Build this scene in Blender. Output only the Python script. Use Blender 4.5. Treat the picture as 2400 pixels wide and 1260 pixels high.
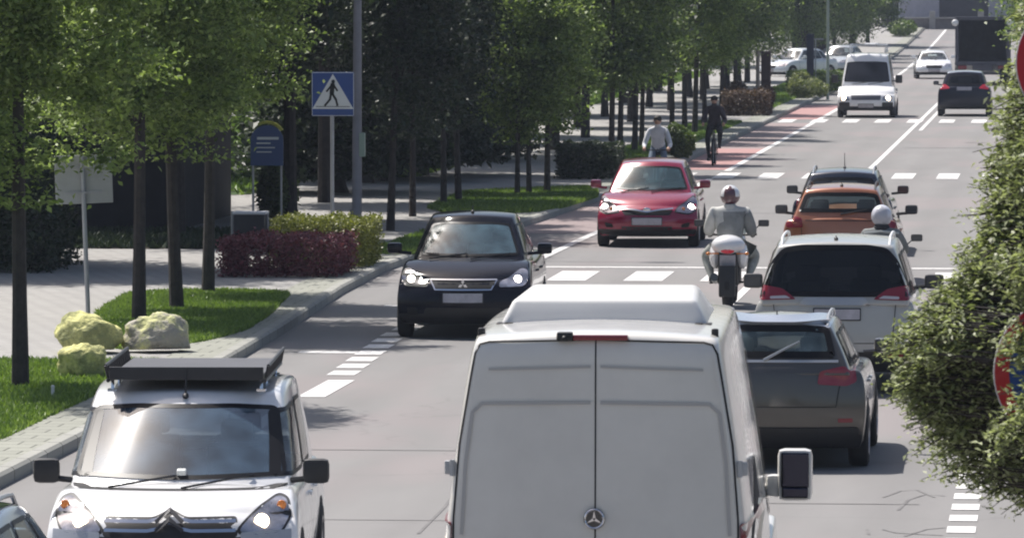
import bpy, bmesh, math, random
import numpy as np
from mathutils import Vector, Matrix
from mathutils.bvhtree import BVHTree
from mathutils.geometry import delaunay_2d_cdt
R = math.radians
scene = bpy.context.scene
COL = scene.collection
for o in list(bpy.data.objects): bpy.data.objects.remove(o)

# ---------------------------------------------------------------- camera
FPX, HC = 14000.0, 4.75
YAW = math.atan(1295 / FPX); PITCH = math.atan(675 / FPX)
cd = bpy.data.cameras.new('camera'); cam = bpy.data.objects.new('camera', cd); COL.objects.link(cam)
cd.sensor_width = 36; cd.lens = FPX / 2400 * 36
cd.clip_start = 1; cd.clip_end = 3000
cam.location = (0, 0, HC); cam.rotation_euler = (R(90) - PITCH, 0, YAW)
cd.dof.use_dof = True; cd.dof.focus_distance = 66; cd.dof.aperture_fstop = 16
scene.camera = cam
# ---------------------------------------------------------------- world, sun, exposure
SUN_EL, SUN_AZ = 58, 46          # azimuth: degrees to the left of the road's far end
w = bpy.data.worlds.new('World'); scene.world = w; w.use_nodes = True
nt = w.node_tree; bg = nt.nodes['Background']
sky = nt.nodes.new('ShaderNodeTexSky'); sky.sky_type = 'NISHITA'; sky.sun_disc = False
sky.sun_elevation = R(SUN_EL); sky.sun_rotation = R(-SUN_AZ)
sky.air_density = 1.0; sky.dust_density = 3.0
nt.links.new(sky.outputs[0], bg.inputs[0]); bg.inputs[1].default_value = 0.085
sd = bpy.data.lights.new('sun', 'SUN'); sun = bpy.data.objects.new('sun', sd); COL.objects.link(sun)
sd.energy = 4.9; sd.angle = R(0.6); sd.color = (1, 0.95, 0.89)
ts = Vector((-math.cos(R(SUN_EL)) * math.sin(R(SUN_AZ)), math.cos(R(SUN_EL)) * math.cos(R(SUN_AZ)), math.sin(R(SUN_EL))))
sun.rotation_euler = ts.to_track_quat('Z', 'Y').to_euler()
sun.location = ts * 100
scene.view_settings.view_transform = 'Standard'; scene.view_settings.look = 'None'
scene.view_settings.exposure = 0.46; scene.view_settings.gamma = 1
scene.render.engine = 'CYCLES'
scene.cycles.pixel_filter_type = 'BLACKMAN_HARRIS'; scene.cycles.filter_width = 2.0
scene.cycles.transparent_max_bounces = 12; scene.cycles.max_bounces = 6
scene.render.resolution_x = 1024; scene.render.resolution_y = 537

# ---------------------------------------------------------------- helpers
ROT = Matrix.Rotation(YAW, 3, 'Z') @ Matrix.Rotation(R(90) - PITCH, 3, 'X')
def gp(px, py, z=0.0):
    """real place on the ground seen at a pixel of the 2400 wide photograph"""
    d = ROT @ Vector((px - 1200, -(py - 630), -FPX))
    t = (z - HC) / d.z
    return Vector((d.x * t, d.y * t, z))
def gz(Y):
    return 0.0 if Y < 300 else 1.3 * ((Y - 300) / 120) ** 1.5

def tag(o, label=None, cat=None, group=None, kind=None):
    if label: o['label'] = label
    if cat: o['category'] = cat
    if group: o['group'] = group
    if kind: o['kind'] = kind
    return o
def empty(name, loc=(0, 0, 0), rz=0, **k):
    o = bpy.data.objects.new(name, None); COL.objects.link(o)
    o.location = loc; o.rotation_euler = (0, 0, rz); o.empty_display_size = .2
    return tag(o, **k)
def mk(name, verts, faces, mats, parent=None, smooth=True, mi=None, **k):
    me = bpy.data.meshes.new(name); me.from_pydata([tuple(v) for v in verts], [], [tuple(f) for f in faces])
    if not isinstance(mats, (list, tuple)): mats = [mats]
    for m in mats: me.materials.append(m)
    if mi is not None: me.polygons.foreach_set('material_index', list(mi))
    me.polygons.foreach_set('use_smooth', [smooth] * len(me.polygons)); me.update()
    o = bpy.data.objects.new(name, me); COL.objects.link(o)
    if parent is not None: o.parent = parent
    return tag(o, **k)
def copy_tree(o, parent=None):
    c = o.copy(); COL.objects.link(c)
    if parent is not None: c.parent = parent
    for ch in list(o.children): copy_tree(ch, c)
    return c
def lerp(a, b, t): return a + (b - a) * t
def interp(x, pts):
    xs = [p[0] for p in pts]; ys = [p[1] for p in pts]
    return float(np.interp(x, xs, ys))

class MB:
    def __init__(s): s.v = []; s.f = []; s.m = []; s.mi = 0
    def add(s, v, f):
        n = len(s.v); s.v += [Vector(p) for p in v]; s.f += [tuple(i + n for i in q) for q in f]; s.m += [s.mi] * len(f); return s
    def box(s, c, d, rot=None, bev=0.0, taper=(1, 1)):
        cx, cy, cz = c; hx, hy, hz = d[0] / 2, d[1] / 2, d[2] / 2
        if bev <= 0:
            P = [Vector((x * (taper[0] if z > 0 else 1), y * (taper[1] if z > 0 else 1), z)) for x in (-hx, hx) for y in (-hy, hy) for z in (-hz, hz)]
            F = [(0, 1, 3, 2), (4, 6, 7, 5), (0, 4, 5, 1), (2, 3, 7, 6), (0, 2, 6, 4), (1, 5, 7, 3)]
        else:
            bm = bmesh.new(); bmesh.ops.create_cube(bm, size=1)
            for q in bm.verts:
                q.co = Vector((q.co.x * 2 * hx * (taper[0] if q.co.z > 0 else 1), q.co.y * 2 * hy * (taper[1] if q.co.z > 0 else 1), q.co.z * 2 * hz))
            bmesh.ops.bevel(bm, geom=list(bm.edges), offset=bev, segments=2, affect='EDGES', profile=.6)
            bm.verts.index_update(); P = [q.co.copy() for q in bm.verts]; F = [[q.index for q in f.verts] for f in bm.faces]; bm.free()
        M = rot.to_matrix() if hasattr(rot, 'to_matrix') else (rot if rot is not None else Matrix.Identity(3))
        return s.add([M @ p + Vector(c) for p in P], F)
    def tube(s, path, r, n=8, cap=True):
        path = [Vector(p) for p in path]; rs = r if isinstance(r, (list, tuple)) else [r] * len(path)
        V = []; F = []; up = None
        for i, p in enumerate(path):
            t = (path[min(i + 1, len(path) - 1)] - path[max(i - 1, 0)])
            t = t.normalized() if t.length > 1e-9 else Vector((0, 0, 1))
            if up is None: up = Vector((0, 0, 1)) if abs(t.z) < .9 else Vector((1, 0, 0))
            a = t.cross(up); a = a.normalized() if a.length > 1e-6 else t.orthogonal().normalized(); b = t.cross(a)
            up = -b if False else up
            for k in range(n):
                an = 2 * math.pi * k / n; V.append(p + (a * math.cos(an) + b * math.sin(an)) * rs[i])
        for i in range(len(path) - 1):
            for k in range(n):
                F.append((i * n + k, i * n + (k + 1) % n, (i + 1) * n + (k + 1) % n, (i + 1) * n + k))
        if cap: F.append(tuple(range(n - 1, -1, -1))); F.append(tuple(range((len(path) - 1) * n, len(path) * n)))
        return s.add(V, F)
    def ell(s, c, rad, nu=14, nv=9, rot=None):
        V = []; F = []; M = rot.to_matrix() if hasattr(rot, 'to_matrix') else (rot if rot is not None else Matrix.Identity(3))
        for i in range(nv + 1):
            ph = math.pi * i / nv
            for k in range(nu):
                th = 2 * math.pi * k / nu
                V.append(M @ Vector((rad[0] * math.sin(ph) * math.cos(th), rad[1] * math.sin(ph) * math.sin(th), rad[2] * math.cos(ph))) + Vector(c))
        for i in range(nv):
            for k in range(nu): F.append((i * nu + k, (i + 1) * nu + k, (i + 1) * nu + (k + 1) % nu, i * nu + (k + 1) % nu))
        return s.add(V, F)
    def lathe(s, prof, n=24, M=None, c=(0, 0, 0)):   # prof: (radius, height) turned round z, then M
        M = M or Matrix.Identity(3); V = []; F = []
        for r_, z_ in prof:
            for k in range(n):
                a = 2 * math.pi * k / n; V.append(M @ Vector((r_ * math.cos(a), r_ * math.sin(a), z_)) + Vector(c))
        for i in range(len(prof) - 1):
            for k in range(n): F.append((i * n + k, i * n + (k + 1) % n, (i + 1) * n + (k + 1) % n, (i + 1) * n + k))
        return s.add(V, F)
    def prism(s, pts, d0, d1, axis='y'):   # 2D outline extruded along an axis
        n = len(pts)
        def P(a, b, d): return Vector((a, d, b)) if axis == 'y' else (Vector((d, a, b)) if axis == 'x' else Vector((a, b, d)))
        V = [P(a, b, d0) for a, b in pts] + [P(a, b, d1) for a, b in pts]
        F = [tuple(range(n)), tuple(range(2 * n - 1, n - 1, -1))] + [(i, i + n, (i + 1) % n + n, (i + 1) % n) for i in range(n)]
        return s.add(V, F)
    def build(s, name, mats, parent=None, smooth=False, **k):
        o = mk(name, s.v, s.f, mats, parent, smooth, s.m, **k)
        bm = bmesh.new(); bm.from_mesh(o.data); bmesh.ops.recalc_face_normals(bm, faces=bm.faces); bm.to_mesh(o.data); bm.free()
        if smooth:
            try: o.data.set_sharp_from_angle(angle=R(38))
            except Exception: pass
        return o
def XR(a): return Matrix.Rotation(R(a), 3, 'X')
def YR(a): return Matrix.Rotation(R(a), 3, 'Y')
def ZR(a): return Matrix.Rotation(R(a), 3, 'Z')

# ---------------------------------------------------------------- materials
MATS = {}
def pm(name, col, rough=.5, metal=0, coat=0, spec=.5, emit=None, es=1, vary=0, vscale=3, bump=0, bscale=30, trans=None):
    if name in MATS: return MATS[name]
    m = bpy.data.materials.new(name); m.use_nodes = True; MATS[name] = m
    t = m.node_tree; b = t.nodes['Principled BSDF']
    b.inputs['Base Color'].default_value = (*col, 1); b.inputs['Roughness'].default_value = rough
    b.inputs['Metallic'].default_value = metal; b.inputs['Coat Weight'].default_value = coat; b.inputs['Coat Roughness'].default_value = .04
    b.inputs['Specular IOR Level'].default_value = spec
    if emit: b.inputs['Emission Color'].default_value = (*emit, 1); b.inputs['Emission Strength'].default_value = es
    if vary or bump:
        tc = t.nodes.new('ShaderNodeTexCoord'); n = t.nodes.new('ShaderNodeTexNoise'); n.inputs['Scale'].default_value = vscale
        n.inputs['Detail'].default_value = 6; n.inputs['Roughness'].default_value = .65
        t.links.new(tc.outputs['Object'], n.inputs['Vector'])
        if vary:
            mx = t.nodes.new('ShaderNodeMix'); mx.data_type = 'RGBA'; mr = t.nodes.new('ShaderNodeMapRange')
            mr.inputs[1].default_value = .3; mr.inputs[2].default_value = .7
            t.links.new(n.outputs[0], mr.inputs[0]); t.links.new(mr.outputs[0], mx.inputs[0])
            mx.inputs[6].default_value = (*[c * (1 - vary) for c in col], 1); mx.inputs[7].default_value = (*[min(1, c * (1 + vary)) for c in col], 1)
            t.links.new(mx.outputs[2], b.inputs['Base Color'])
        if bump:
            n2 = t.nodes.new('ShaderNodeTexNoise'); n2.inputs['Scale'].default_value = bscale; n2.inputs['Detail'].default_value = 5
            t.links.new(tc.outputs['Object'], n2.inputs['Vector'])
            bp = t.nodes.new('ShaderNodeBump'); bp.inputs['Strength'].default_value = bump; bp.inputs['Distance'].default_value = .02
            t.links.new(n2.outputs[0], bp.inputs['Height']); t.links.new(bp.outputs[0], b.inputs['Normal'])
    return m
def paint(name, col, metal=0.0, rough=.35, dirt=.12):
    """car paint with a clear coat and a thin uneven film of road dust"""
    m = pm(name, col, rough, metal, 1.0, vary=.07, vscale=1.8)
    t = m.node_tree; b = t.nodes['Principled BSDF']
    n = t.nodes.new('ShaderNodeTexNoise'); n.inputs['Scale'].default_value = 5; n.inputs['Detail'].default_value = 8
    tc = t.nodes.new('ShaderNodeTexCoord'); t.links.new(tc.outputs['Object'], n.inputs['Vector'])
    mr = t.nodes.new('ShaderNodeMapRange'); mr.inputs[1].default_value = .35; mr.inputs[2].default_value = .75
    mr.inputs[3].default_value = .04; mr.inputs[4].default_value = .04 + dirt
    t.links.new(n.outputs[0], mr.inputs[0]); t.links.new(mr.outputs[0], b.inputs['Coat Roughness'])
    return m
def glassmat(name, tint=(.35, .4, .42), film=.06, ior=1.6, film_reflcol=(.35, .4, .45)):
    if name in MATS: return MATS[name]
    m = bpy.data.materials.new(name); m.use_nodes = True; MATS[name] = m
    t = m.node_tree; t.nodes.clear(); N = t.nodes.new; Lk = t.links.new
    out = N('ShaderNodeOutputMaterial'); tr = N('ShaderNodeBsdfTransparent'); tr.inputs[0].default_value = (*tint, 1)
    gl = N('ShaderNodeBsdfGlossy'); gl.inputs['Roughness'].default_value = .045
    gl2 = N('ShaderNodeBsdfGlossy'); gl2.inputs['Roughness'].default_value = .12
    df = N('ShaderNodeBsdfDiffuse'); df.inputs[0].default_value = (*film_reflcol, 1)  # dust film with sky reflection painted into its bluish colour
    fr = N('ShaderNodeFresnel'); fr.inputs[0].default_value = ior
    m1 = N('ShaderNodeMixShader'); m2 = N('ShaderNodeMixShader'); m3 = N('ShaderNodeMixShader')
    ns = N('ShaderNodeTexNoise'); ns.inputs['Scale'].default_value = 2.5; tc = N('ShaderNodeTexCoord'); Lk(tc.outputs['Object'], ns.inputs[0])
    mp = N('ShaderNodeMapRange'); mp.inputs[1].default_value = .35; mp.inputs[2].default_value = .7; mp.inputs[3].default_value = film * .4; mp.inputs[4].default_value = film * 1.7
    Lk(ns.outputs[0], mp.inputs[0]); Lk(mp.outputs[0], m1.inputs[0])
    Lk(tr.outputs[0], m1.inputs[1]); Lk(df.outputs[0], m1.inputs[2])
    m3.inputs[0].default_value = .32; Lk(gl.outputs[0], m3.inputs[1]); Lk(gl2.outputs[0], m3.inputs[2])
    Lk(fr.outputs[0], m2.inputs[0]); Lk(m1.outputs[0], m2.inputs[1]); Lk(m3.outputs[0], m2.inputs[2]); Lk(m2.outputs[0], out.inputs[0])
    return m
TRIM = pm('black_trim', (.018, .018, .02), .55, vary=.2)
RUBBER = pm('rubber', (.016, .016, .017), .85, vary=.3)
FRIT = pm('black_frit', (.006, .006, .008), .4, spec=.2)
GAP = pm('panel_gap', (.01, .01, .012), .8)
CHROME = pm('chrome', (.75, .75, .77), .12, 1)
ALLOY = pm('alloy', (.35, .35, .37), .3, .9)
SILVERP = pm('silver_plastic', (.45, .46, .48), .3, .5)
PLATE = pm('plate', (.42, .40, .43), .5, vary=.18, vscale=9)
LENS = pm('lamp_reflector', (.48, .46, .48), .10, .8, 1, vary=.5, vscale=9)
BULB = pm('lit_bulb', (1, 1, 1), .3, emit=(1, .93, .82), es=9)
BULBY = pm('lit_bulb_warm', (1, 1, 1), .3, emit=(1, .80, .5), es=7)
REDL = pm('red_lamp', (.20, .006, .018), .2, 0, .5)
REDLIT = pm('red_lamp_lit', (.40, .012, .03), .25, 0, 1, emit=(1, .03, .06), es=.10)
AMBER = pm('amber_lamp', (.7, .22, .03), .15, 0, 1)
CLEARL = pm('clear_lamp', (.55, .5, .5), .12, .3, 1)
SEAT = pm('seat_fabric', (.05, .052, .058), .9)
MIRR = pm('mirror_glass', (.035, .04, .05), .1, 0, .3)
G_CLEAR = glassmat('glass_clear', (.62, .68, .69), .10, 1.65)
G_DARK = glassmat('glass_privacy', (.05, .05, .06), .012, 1.45)
# ---------------------------------------------------------------- vehicles
def boxcage(U, V, W_, fn):
    """closed box lattice of len(U) x len(V) x len(W_) points bent by fn(u, j, w)"""
    idx = {}; verts = []; faces = []
    nu, nv, nw = len(U), len(V), len(W_)
    def g(i, j, k):
        if (i, j, k) not in idx: idx[(i, j, k)] = len(verts); verts.append(fn(U[i], j, W_[k]))
        return idx[(i, j, k)]
    for j in range(nv - 1):
        for k in range(nw - 1):
            faces.append((g(0, j, k), g(0, j + 1, k), g(0, j + 1, k + 1), g(0, j, k + 1)))
            faces.append((g(nu - 1, j, k), g(nu - 1, j, k + 1), g(nu - 1, j + 1, k + 1), g(nu - 1, j + 1, k)))
        for i in range(nu - 1):
            faces.append((g(i, j, 0), g(i + 1, j, 0), g(i + 1, j + 1, 0), g(i, j + 1, 0)))
            faces.append((g(i, j, nw - 1), g(i, j + 1, nw - 1), g(i + 1, j + 1, nw - 1), g(i + 1, j, nw - 1)))
    for i in range(nu - 1):
        for k in range(nw - 1):
            faces.append((g(i, 0, k), g(i, 0, k + 1), g(i + 1, 0, k + 1), g(i + 1, 0, k)))
            faces.append((g(i, nv - 1, k), g(i + 1, nv - 1, k), g(i + 1, nv - 1, k + 1), g(i, nv - 1, k + 1)))
    return verts, faces
def subsurf(verts, faces, lv=2):
    me = bpy.data.meshes.new('tmp'); me.from_pydata([tuple(v) for v in verts], [], faces)
    bm = bmesh.new(); bm.from_mesh(me); bmesh.ops.recalc_face_normals(bm, faces=bm.faces); bm.to_mesh(me); bm.free()
    o = bpy.data.objects.new('tmp', me); COL.objects.link(o)
    md = o.modifiers.new('s', 'SUBSURF'); md.levels = lv; md.render_levels = lv
    dg = bpy.context.evaluated_depsgraph_get(); dg.update()
    ev = o.evaluated_get(dg).to_mesh()
    V = [v.co.copy() for v in ev.vertices]; F = [tuple(p.vertices) for p in ev.polygons]; N = [p.normal.copy() for p in ev.polygons]; C = [p.center.copy() for p in ev.polygons]
    o.evaluated_get(dg).to_mesh_clear(); bpy.data.objects.remove(o); bpy.data.meshes.remove(me)
    return V, F, N, C
def roundpoly(pts, r, n=4):
    out = []; m = len(pts)
    for i in range(m):
        p0, p1, p2 = Vector(pts[i - 1]), Vector(pts[i]), Vector(pts[(i + 1) % m])
        a = (p0 - p1); b = (p2 - p1); rr = min(r, a.length * .45, b.length * .45)
        A = p1 + a.normalized() * rr; B = p1 + b.normalized() * rr
        for k in range(n + 1):
            t = k / n; out.append((A * (1 - t) ** 2 + p1 * 2 * t * (1 - t) + B * t * t))
    return out
def dens(pts, step):
    out = []; m = len(pts)
    for i in range(m):
        a, b = Vector(pts[i]), Vector(pts[(i + 1) % m]); k = max(1, int((b - a).length / step))
        out += [a.lerp(b, q / k) for q in range(k)]
    return out
def inside(p, poly):
    c = False; n = len(poly); x, y = p[0], p[1]
    for i in range(n):
        a, b = poly[i], poly[i - 1]
        if (a[1] > y) != (b[1] > y) and x < (b[0] - a[0]) * (y - a[1]) / (b[1] - a[1] + 1e-12) + a[0]: c = not c
    return c
def inset(poly, d):
    """shrink a 2D outline by about d"""
    n = len(poly); ar = sum(poly[i - 1][0] * poly[i][1] - poly[i][0] * poly[i - 1][1] for i in range(n)); sg = 1 if ar > 0 else -1
    out = []
    for i in range(n):
        t = Vector(poly[(i + 1) % n]) - Vector(poly[i - 1]); t = t.normalized() if t.length > 1e-9 else Vector((1, 0))
        out.append(Vector(poly[i]) + Vector((-t.y, t.x)) * d * sg)
    return out
AX = {'F': Vector((0, 1, 0)), 'B': Vector((0, -1, 0)), 'R': Vector((1, 0, 0)), 'L': Vector((-1, 0, 0)), 'T': Vector((0, 0, 1))}
class Shell:
    """a body surface other panels are laid on"""
    def __init__(s, V, F): s.b = BVHTree.FromPolygons([tuple(v) for v in V], [tuple(f) for f in F])
    def hit(s, a, b, ax, off):
        d = AX[ax]
        o = Vector((a, 0, b)) if ax in 'FB' else (Vector((0, a, b)) if ax in 'RL' else Vector((a, b, 0)))
        p, n, i, _ = s.b.ray_cast(o + d * 12, -d)
        if p is None: p, n, i, _ = s.b.find_nearest(o + d * 1.0)
        if n.dot(d) < 0: n = -n
        n = (n + d * .35).normalized()
        return p + n * off, n
    def panel(s, name, pts, ax, mat, parent, off=.006, r=.03, step=.06, skirt=.02, ring=0, ringmat=None, smooth=True):
        out = dens(roundpoly(pts, r) if r > 0 else [Vector(p) for p in pts], step)
        xs = [p[0] for p in out]; ys = [p[1] for p in out]; n = len(out); P = [Vector((p[0], p[1])) for p in out]
        ins = inset(out, step * .45); q = min(xs) + step / 2
        while q < max(xs):
            y = min(ys) + step / 2
            while y < max(ys):
                if inside((q, y), ins): P.append(Vector((q, y)))
                y += step
            q += step
        res = delaunay_2d_cdt(P, [(i, (i + 1) % n) for i in range(n)], [], 1, 1e-6)
        vv, ee, ff = res[0], res[1], res[2]
        V = []; Nn = []
        for p in vv: h, nn = s.hit(p.x, p.y, ax, off); V.append(h); Nn.append(nn)
        F = [tuple(f) for f in ff]
        d = AX[ax]; F2 = []
        for f in F:
            nr = (V[f[1]] - V[f[0]]).cross(V[f[2]] - V[f[0]]); F2.append(f if nr.dot(d) > 0 else f[::-1])
        F = F2
        if skirt:
            cnt = {}
            for f in F:
                for i in range(len(f)):
                    e = (f[i], f[(i + 1) % len(f)]); cnt[e] = 1
            be = [e for e in cnt if (e[1], e[0]) not in cnt]; mp = {}
            for e in be:
                for q in e:
                    if q not in mp: mp[q] = len(V); V.append(V[q] - Nn[q] * skirt)
            F += [(e[1], e[0], mp[e[0]], mp[e[1]]) for e in be]
        ob = mk(name, V, F, mat, parent, smooth)
        if smooth: ob.data.set_sharp_from_angle(angle=R(50))
        if ring:
            inn = inset(out, ring); V = []; F = []
            for i in range(n):
                V.append(s.hit(*out[i], ax, off + .002)[0]); V.append(s.hit(*inn[i], ax, off + .002)[0])
            F = [(2 * i, 2 * i + 1, (2 * i + 3) % (2 * n), (2 * i + 2) % (2 * n)) for i in range(n)]
            mk('window_seal', V, F, ringmat or FRIT, ob, True)
        return ob
    def strip(s, mbs, pts, ax, wd=.008, off=.004, step=.08):
        pts = [Vector(p) for p in pts]; P = []
        for i in range(len(pts) - 1):
            k = max(1, int((pts[i + 1] - pts[i]).length / step)); P += [pts[i].lerp(pts[i + 1], q / k) for q in range(k)]
        P.append(pts[-1]); V = []
        for i, p in enumerate(P):
            t = P[min(i + 1, len(P) - 1)] - P[max(i - 1, 0)]; t.normalize(); nn = Vector((-t.y, t.x)) * wd / 2
            V.append(s.hit(p.x + nn.x, p.y + nn.y, ax, off)[0]); V.append(s.hit(p.x - nn.x, p.y - nn.y, ax, off)[0])
        mbs.add(V, [(2 * i, 2 * i + 1, 2 * i + 3, 2 * i + 2) for i in range(len(P) - 1)])
def mir(pts): return [(-a, b) for a, b in pts][::-1]

def wheel(parent, x, y, r=.31, wd=.2, rimmat=None, spokes=5):
    sgn = 1 if x > 0 else -1
    M = YR(90) if sgn > 0 else YR(-90)
    m = MB(); rr = r * .66
    m.lathe([(0, wd * .46), (.05, wd * .47), (.06, wd * .42)], 16, M, (x, y, r))
    m.lathe([(rr, wd * .5), (rr - .02, wd * .5), (rr - .03, wd * .2), (0.02, wd * .18)], 28, M, (x, y, r))
    for k in range(spokes):
        a = 360 / spokes * k + 12
        m.box(Vector((x, y, r)) + M @ ZR(a) @ Vector((rr * .5, 0, wd * .38)), (rr * .95, .055, .03), M @ ZR(a))
    wh = m.build('wheel', rimmat or ALLOY, parent, True)
    t = MB(); t.lathe([(rr - .005, -wd * .4), (r - .035, -wd * .5), (r - .008, -wd * .42), (r, -wd * .3), (r, wd * .3), (r - .008, wd * .42), (r - .035, wd * .5), (rr - .005, wd * .48)], 32, M, (x, y, r))
    t.build('tyre', RUBBER, wh, True)
    return wh

def car(name, sp, loc, rz, **tagk):
    root = empty(name, loc, rz, **tagk)
    L, W, H = sp['L'], sp['W'], sp['H']; F = L / 2; hw = W / 2
    zs = sp.get('zs', .20); yWb, yWt, yRt, yRb = sp['gh']; wb = sp.get('wb', hw * .90); wr = sp.get('wr', hw * .66)
    deck = sorted(sp['deck']); nose = sp.get('nose', [.16, .05, 0, .03, .10, .2]); tail = sp.get('tail', [.14, .04, 0, .02, .05, .08])
    sweep = sp.get('sweep', .26); tsweep = sp.get('tsweep', .2)
    side = sp.get('side', [.93, .965, 1.0, 1.0, .97, .925]); WL = [0, .1, .38, .68, .92, 1]
    U = [-1, -.94, -.6, 0, .6, .94, 1]
    ys = [F, F - .05, F - .3, F - .75, yWb, lerp(yWb, yRb, .33), lerp(yWb, yRb, .66), yRb if yRb > -F + .5 else -F + .75, -F + .3, -F + .05, -F]
    ys = sorted(set(round(q, 3) for q in ys), reverse=True); nj = len(ys)
    fb = [1, .9, .45, .12]; P_ = paint(*sp['paint'])
    if sp.get('coat'): P_.node_tree.nodes['Principled BSDF'].inputs['Coat Weight'].default_value = sp['coat']; P_.node_tree.nodes['Principled BSDF'].inputs['Specular IOR Level'].default_value = .2
    crown = sp.get('crown', .05)
    def fl(u, j, w_):
        y = ys[j]; zt = interp(y, deck) - crown * u * u; zb = zs + (.05 if j in (0, nj - 1) else 0)
        x = u * hw * interp(w_, list(zip(WL, side)))
        z = lerp(zb, zt, w_)
        if j < 4: y -= fb[j] * (interp(w_, list(zip(WL, nose))) + sweep * abs(u) ** 2.6)
        jj = nj - 1 - j
        if jj < 4: y += fb[jj] * (interp(w_, list(zip(WL, tail))) + tsweep * abs(u) ** 2.6)
        return Vector((x, y, z))
    V1, F1, N1, C1 = subsurf(*boxcage(U, ys, WL, fl), 2)
    GW = [0, .12, .5, .86, 1]; GV = [0, .04, .16, .5, .84, .96, 1]; GU = [-1, -.92, -.5, 0, .5, .92, 1]
    bow = sp.get('bow', .13); rbow = sp.get('rbow', .07); rcr = sp.get('rcr', .05)
    def beltz(y): return interp(y, deck) - .05
    def hg(w_): return lerp(wb, wr, w_ ** sp.get('gpow', 1.25))
    def fg(u, j, w_):
        v = GV[j]; y = lerp(lerp(yWb, yRb, v), lerp(yWt, yRt, v), w_)
        e = abs(2 * v - 1)
        zt = H - rcr * .9 * u * u - sp.get('rarc', .05) * e ** 2.2; z0 = beltz(lerp(yWb, yRb, v)) - .05
        x = u * hg(w_) * (1 - .05 * e ** 4)
        if v < .5: y -= bow * u * u * (1 - 2 * v)
        else: y += rbow * u * u * (2 * v - 1)
        return Vector((x, y, lerp(z0, zt, w_)))
    V2, F2, N2, C2 = subsurf(*boxcage(GU, GV, GW, fg), 3)
    V = V1 + V2; n1 = len(V1); FF = F1 + [tuple(i + n1 for i in f) for f in F2]
    sh = Shell(V, FF)
    def gpt(v, w_, u=1):   # window corner on the greenhouse
        y = lerp(lerp(yWb, yRb, v), lerp(yWt, yRt, v), w_); zt = H - sp.get('rarc', .05) * abs(2 * v - 1) ** 2.2 - rcr * .9 * u * u
        return (u * hg(w_) * .95, y, lerp(beltz(lerp(yWb, yRb, v)) - .05, zt, w_))
    # windows -----------------------------------------------------------
    w0, w1 = sp.get('ws', (.14, .88)); uu = sp.get('wsu', .93)
    a, b = gpt(0, w0), gpt(0, w1)
    wins = []
    wins.append(('windscreen', [(-a[0] * uu, a[2]), (0, a[2] - .015), (a[0] * uu, a[2]), (b[0] * uu, b[2] - .015), (b[0] * .5, b[2] + .012), (-b[0] * .5, b[2] + .012), (-b[0] * uu, b[2] - .015)], 'F', sp.get('gl', G_CLEAR), sp.get('frit', .03)))
    if sp.get('rw') is not False:
        if isinstance(sp.get('rw'), list): pts = sp['rw']
        else:
            w0, w1, ru = sp.get('rw', (.2, .86, .88)); a, b = gpt(1, w0), gpt(1, w1)
            pts = [(-a[0] * ru, a[2]), (a[0] * ru, a[2]), (b[0] * ru, b[2] - .01), (b[0] * .4, b[2] + .01), (-b[0] * .4, b[2] + .01), (-b[0] * ru, b[2] - .01)]
        wins.append(('rear_window', pts, 'B', sp.get('rgl', sp.get('gl', G_CLEAR)), .06))
    sw = sp.get('sw', [(.10, .42), (.45, .74), (.77, .9)])
    for (va, vb) in sw:
        q = [gpt(va, .17), gpt(vb, .17), gpt(vb, .83), gpt(va + (.03 if va < .15 else 0), .83)]
        pts = [(p[1], p[2]) for p in q]
        for ax in 'RL': wins.append(('side_window', pts, ax, sp.get('sgl', G_CLEAR if va < .3 else sp.get('rgl', G_CLEAR)), .03))
    holes = [(roundpoly(p, .06), ax) for _, p, ax, _, _ in wins]
    keep = []; mi = []
    for k, f in enumerate(FF):
        g_ = k >= len(F1); c = C2[k - len(F1)] if g_ else C1[k]; nn = N2[k - len(F1)] if g_ else N1[k]
        drop = False
        if g_:
            for poly, ax in holes:
                if nn.dot(AX[ax]) > .22:
                    q = (c.x, c.z) if ax in 'FB' else (c.y, c.z)
                    if inside(q, inset(poly, .02)): drop = True; break
            if c.z < beltz(c.y) - .12: drop = True
        elif c.z > interp(c.y, deck) - .2 and nn.z > .6 and abs(c.x) < wb * .86 and yRb + .25 < c.y < yWb - .2 and not sp.get('solid'): drop = True
        if not drop: keep.append(f); mi.append(1 if (nn.z < -.5 and c.z < .6) else (2 if g_ and sp.get('roofmat') and nn.z > .8 else 0))
    used = sorted({i for f in keep for i in f}); rem = {o_: n_ for n_, o_ in enumerate(used)}
    body = mk('body', [V[i] for i in used], [tuple(rem[i] for i in f) for f in keep], [P_, TRIM, sp.get('roofmat') or P_], root, True, mi)
    for nm, pts, ax, gm, rg in wins: sh.panel(nm, pts, ax, gm, root, .007, .06, .07, .0, rg)
    # cabin -------------------------------------------------------------
    if not sp.get('solid'):
        fl_z = .42; m = MB()
        m.box((0, yWb - .42, beltz(yWb) - .1), (wb * 1.75, .42, .2), XR(-8), .05)
        m.build('dashboard', sp.get('dash', SEAT), root, True)
        sw_ = MB(); cx = -.36
        sw_.lathe([(.17 + .015 * math.cos(t_), .015 * math.sin(t_)) for t_ in [k * math.pi / 4 for k in range(9)]], 20, XR(65), (cx, yWb - .72, beltz(yWb) - .02))
        sw_.build('steering_wheel', TRIM, root, True)
        for yy, xs in ((yWb - 1.25, (-.36, .36)), (max(yWb - 2.1, yRb + .7), (-.36, .36))):
            for x_ in xs:
                s_ = MB(); s_.box((x_, yy - .15, .78 + (H - 1.45) * .5), (.46, .13, .62), XR(-12), .05); s_.box((x_, yy + .1, .5 + (H - 1.45) * .5), (.46, .5, .16), None, .05)
                so = s_.build('seat', SEAT, root, True)
                h_ = MB(); h_.box((x_, yy - .24, 1.17 + (H - 1.45) * .5), (.26, .09, .17), XR(-8), .04); h_.build('headrest', SEAT, so, True)
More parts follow.
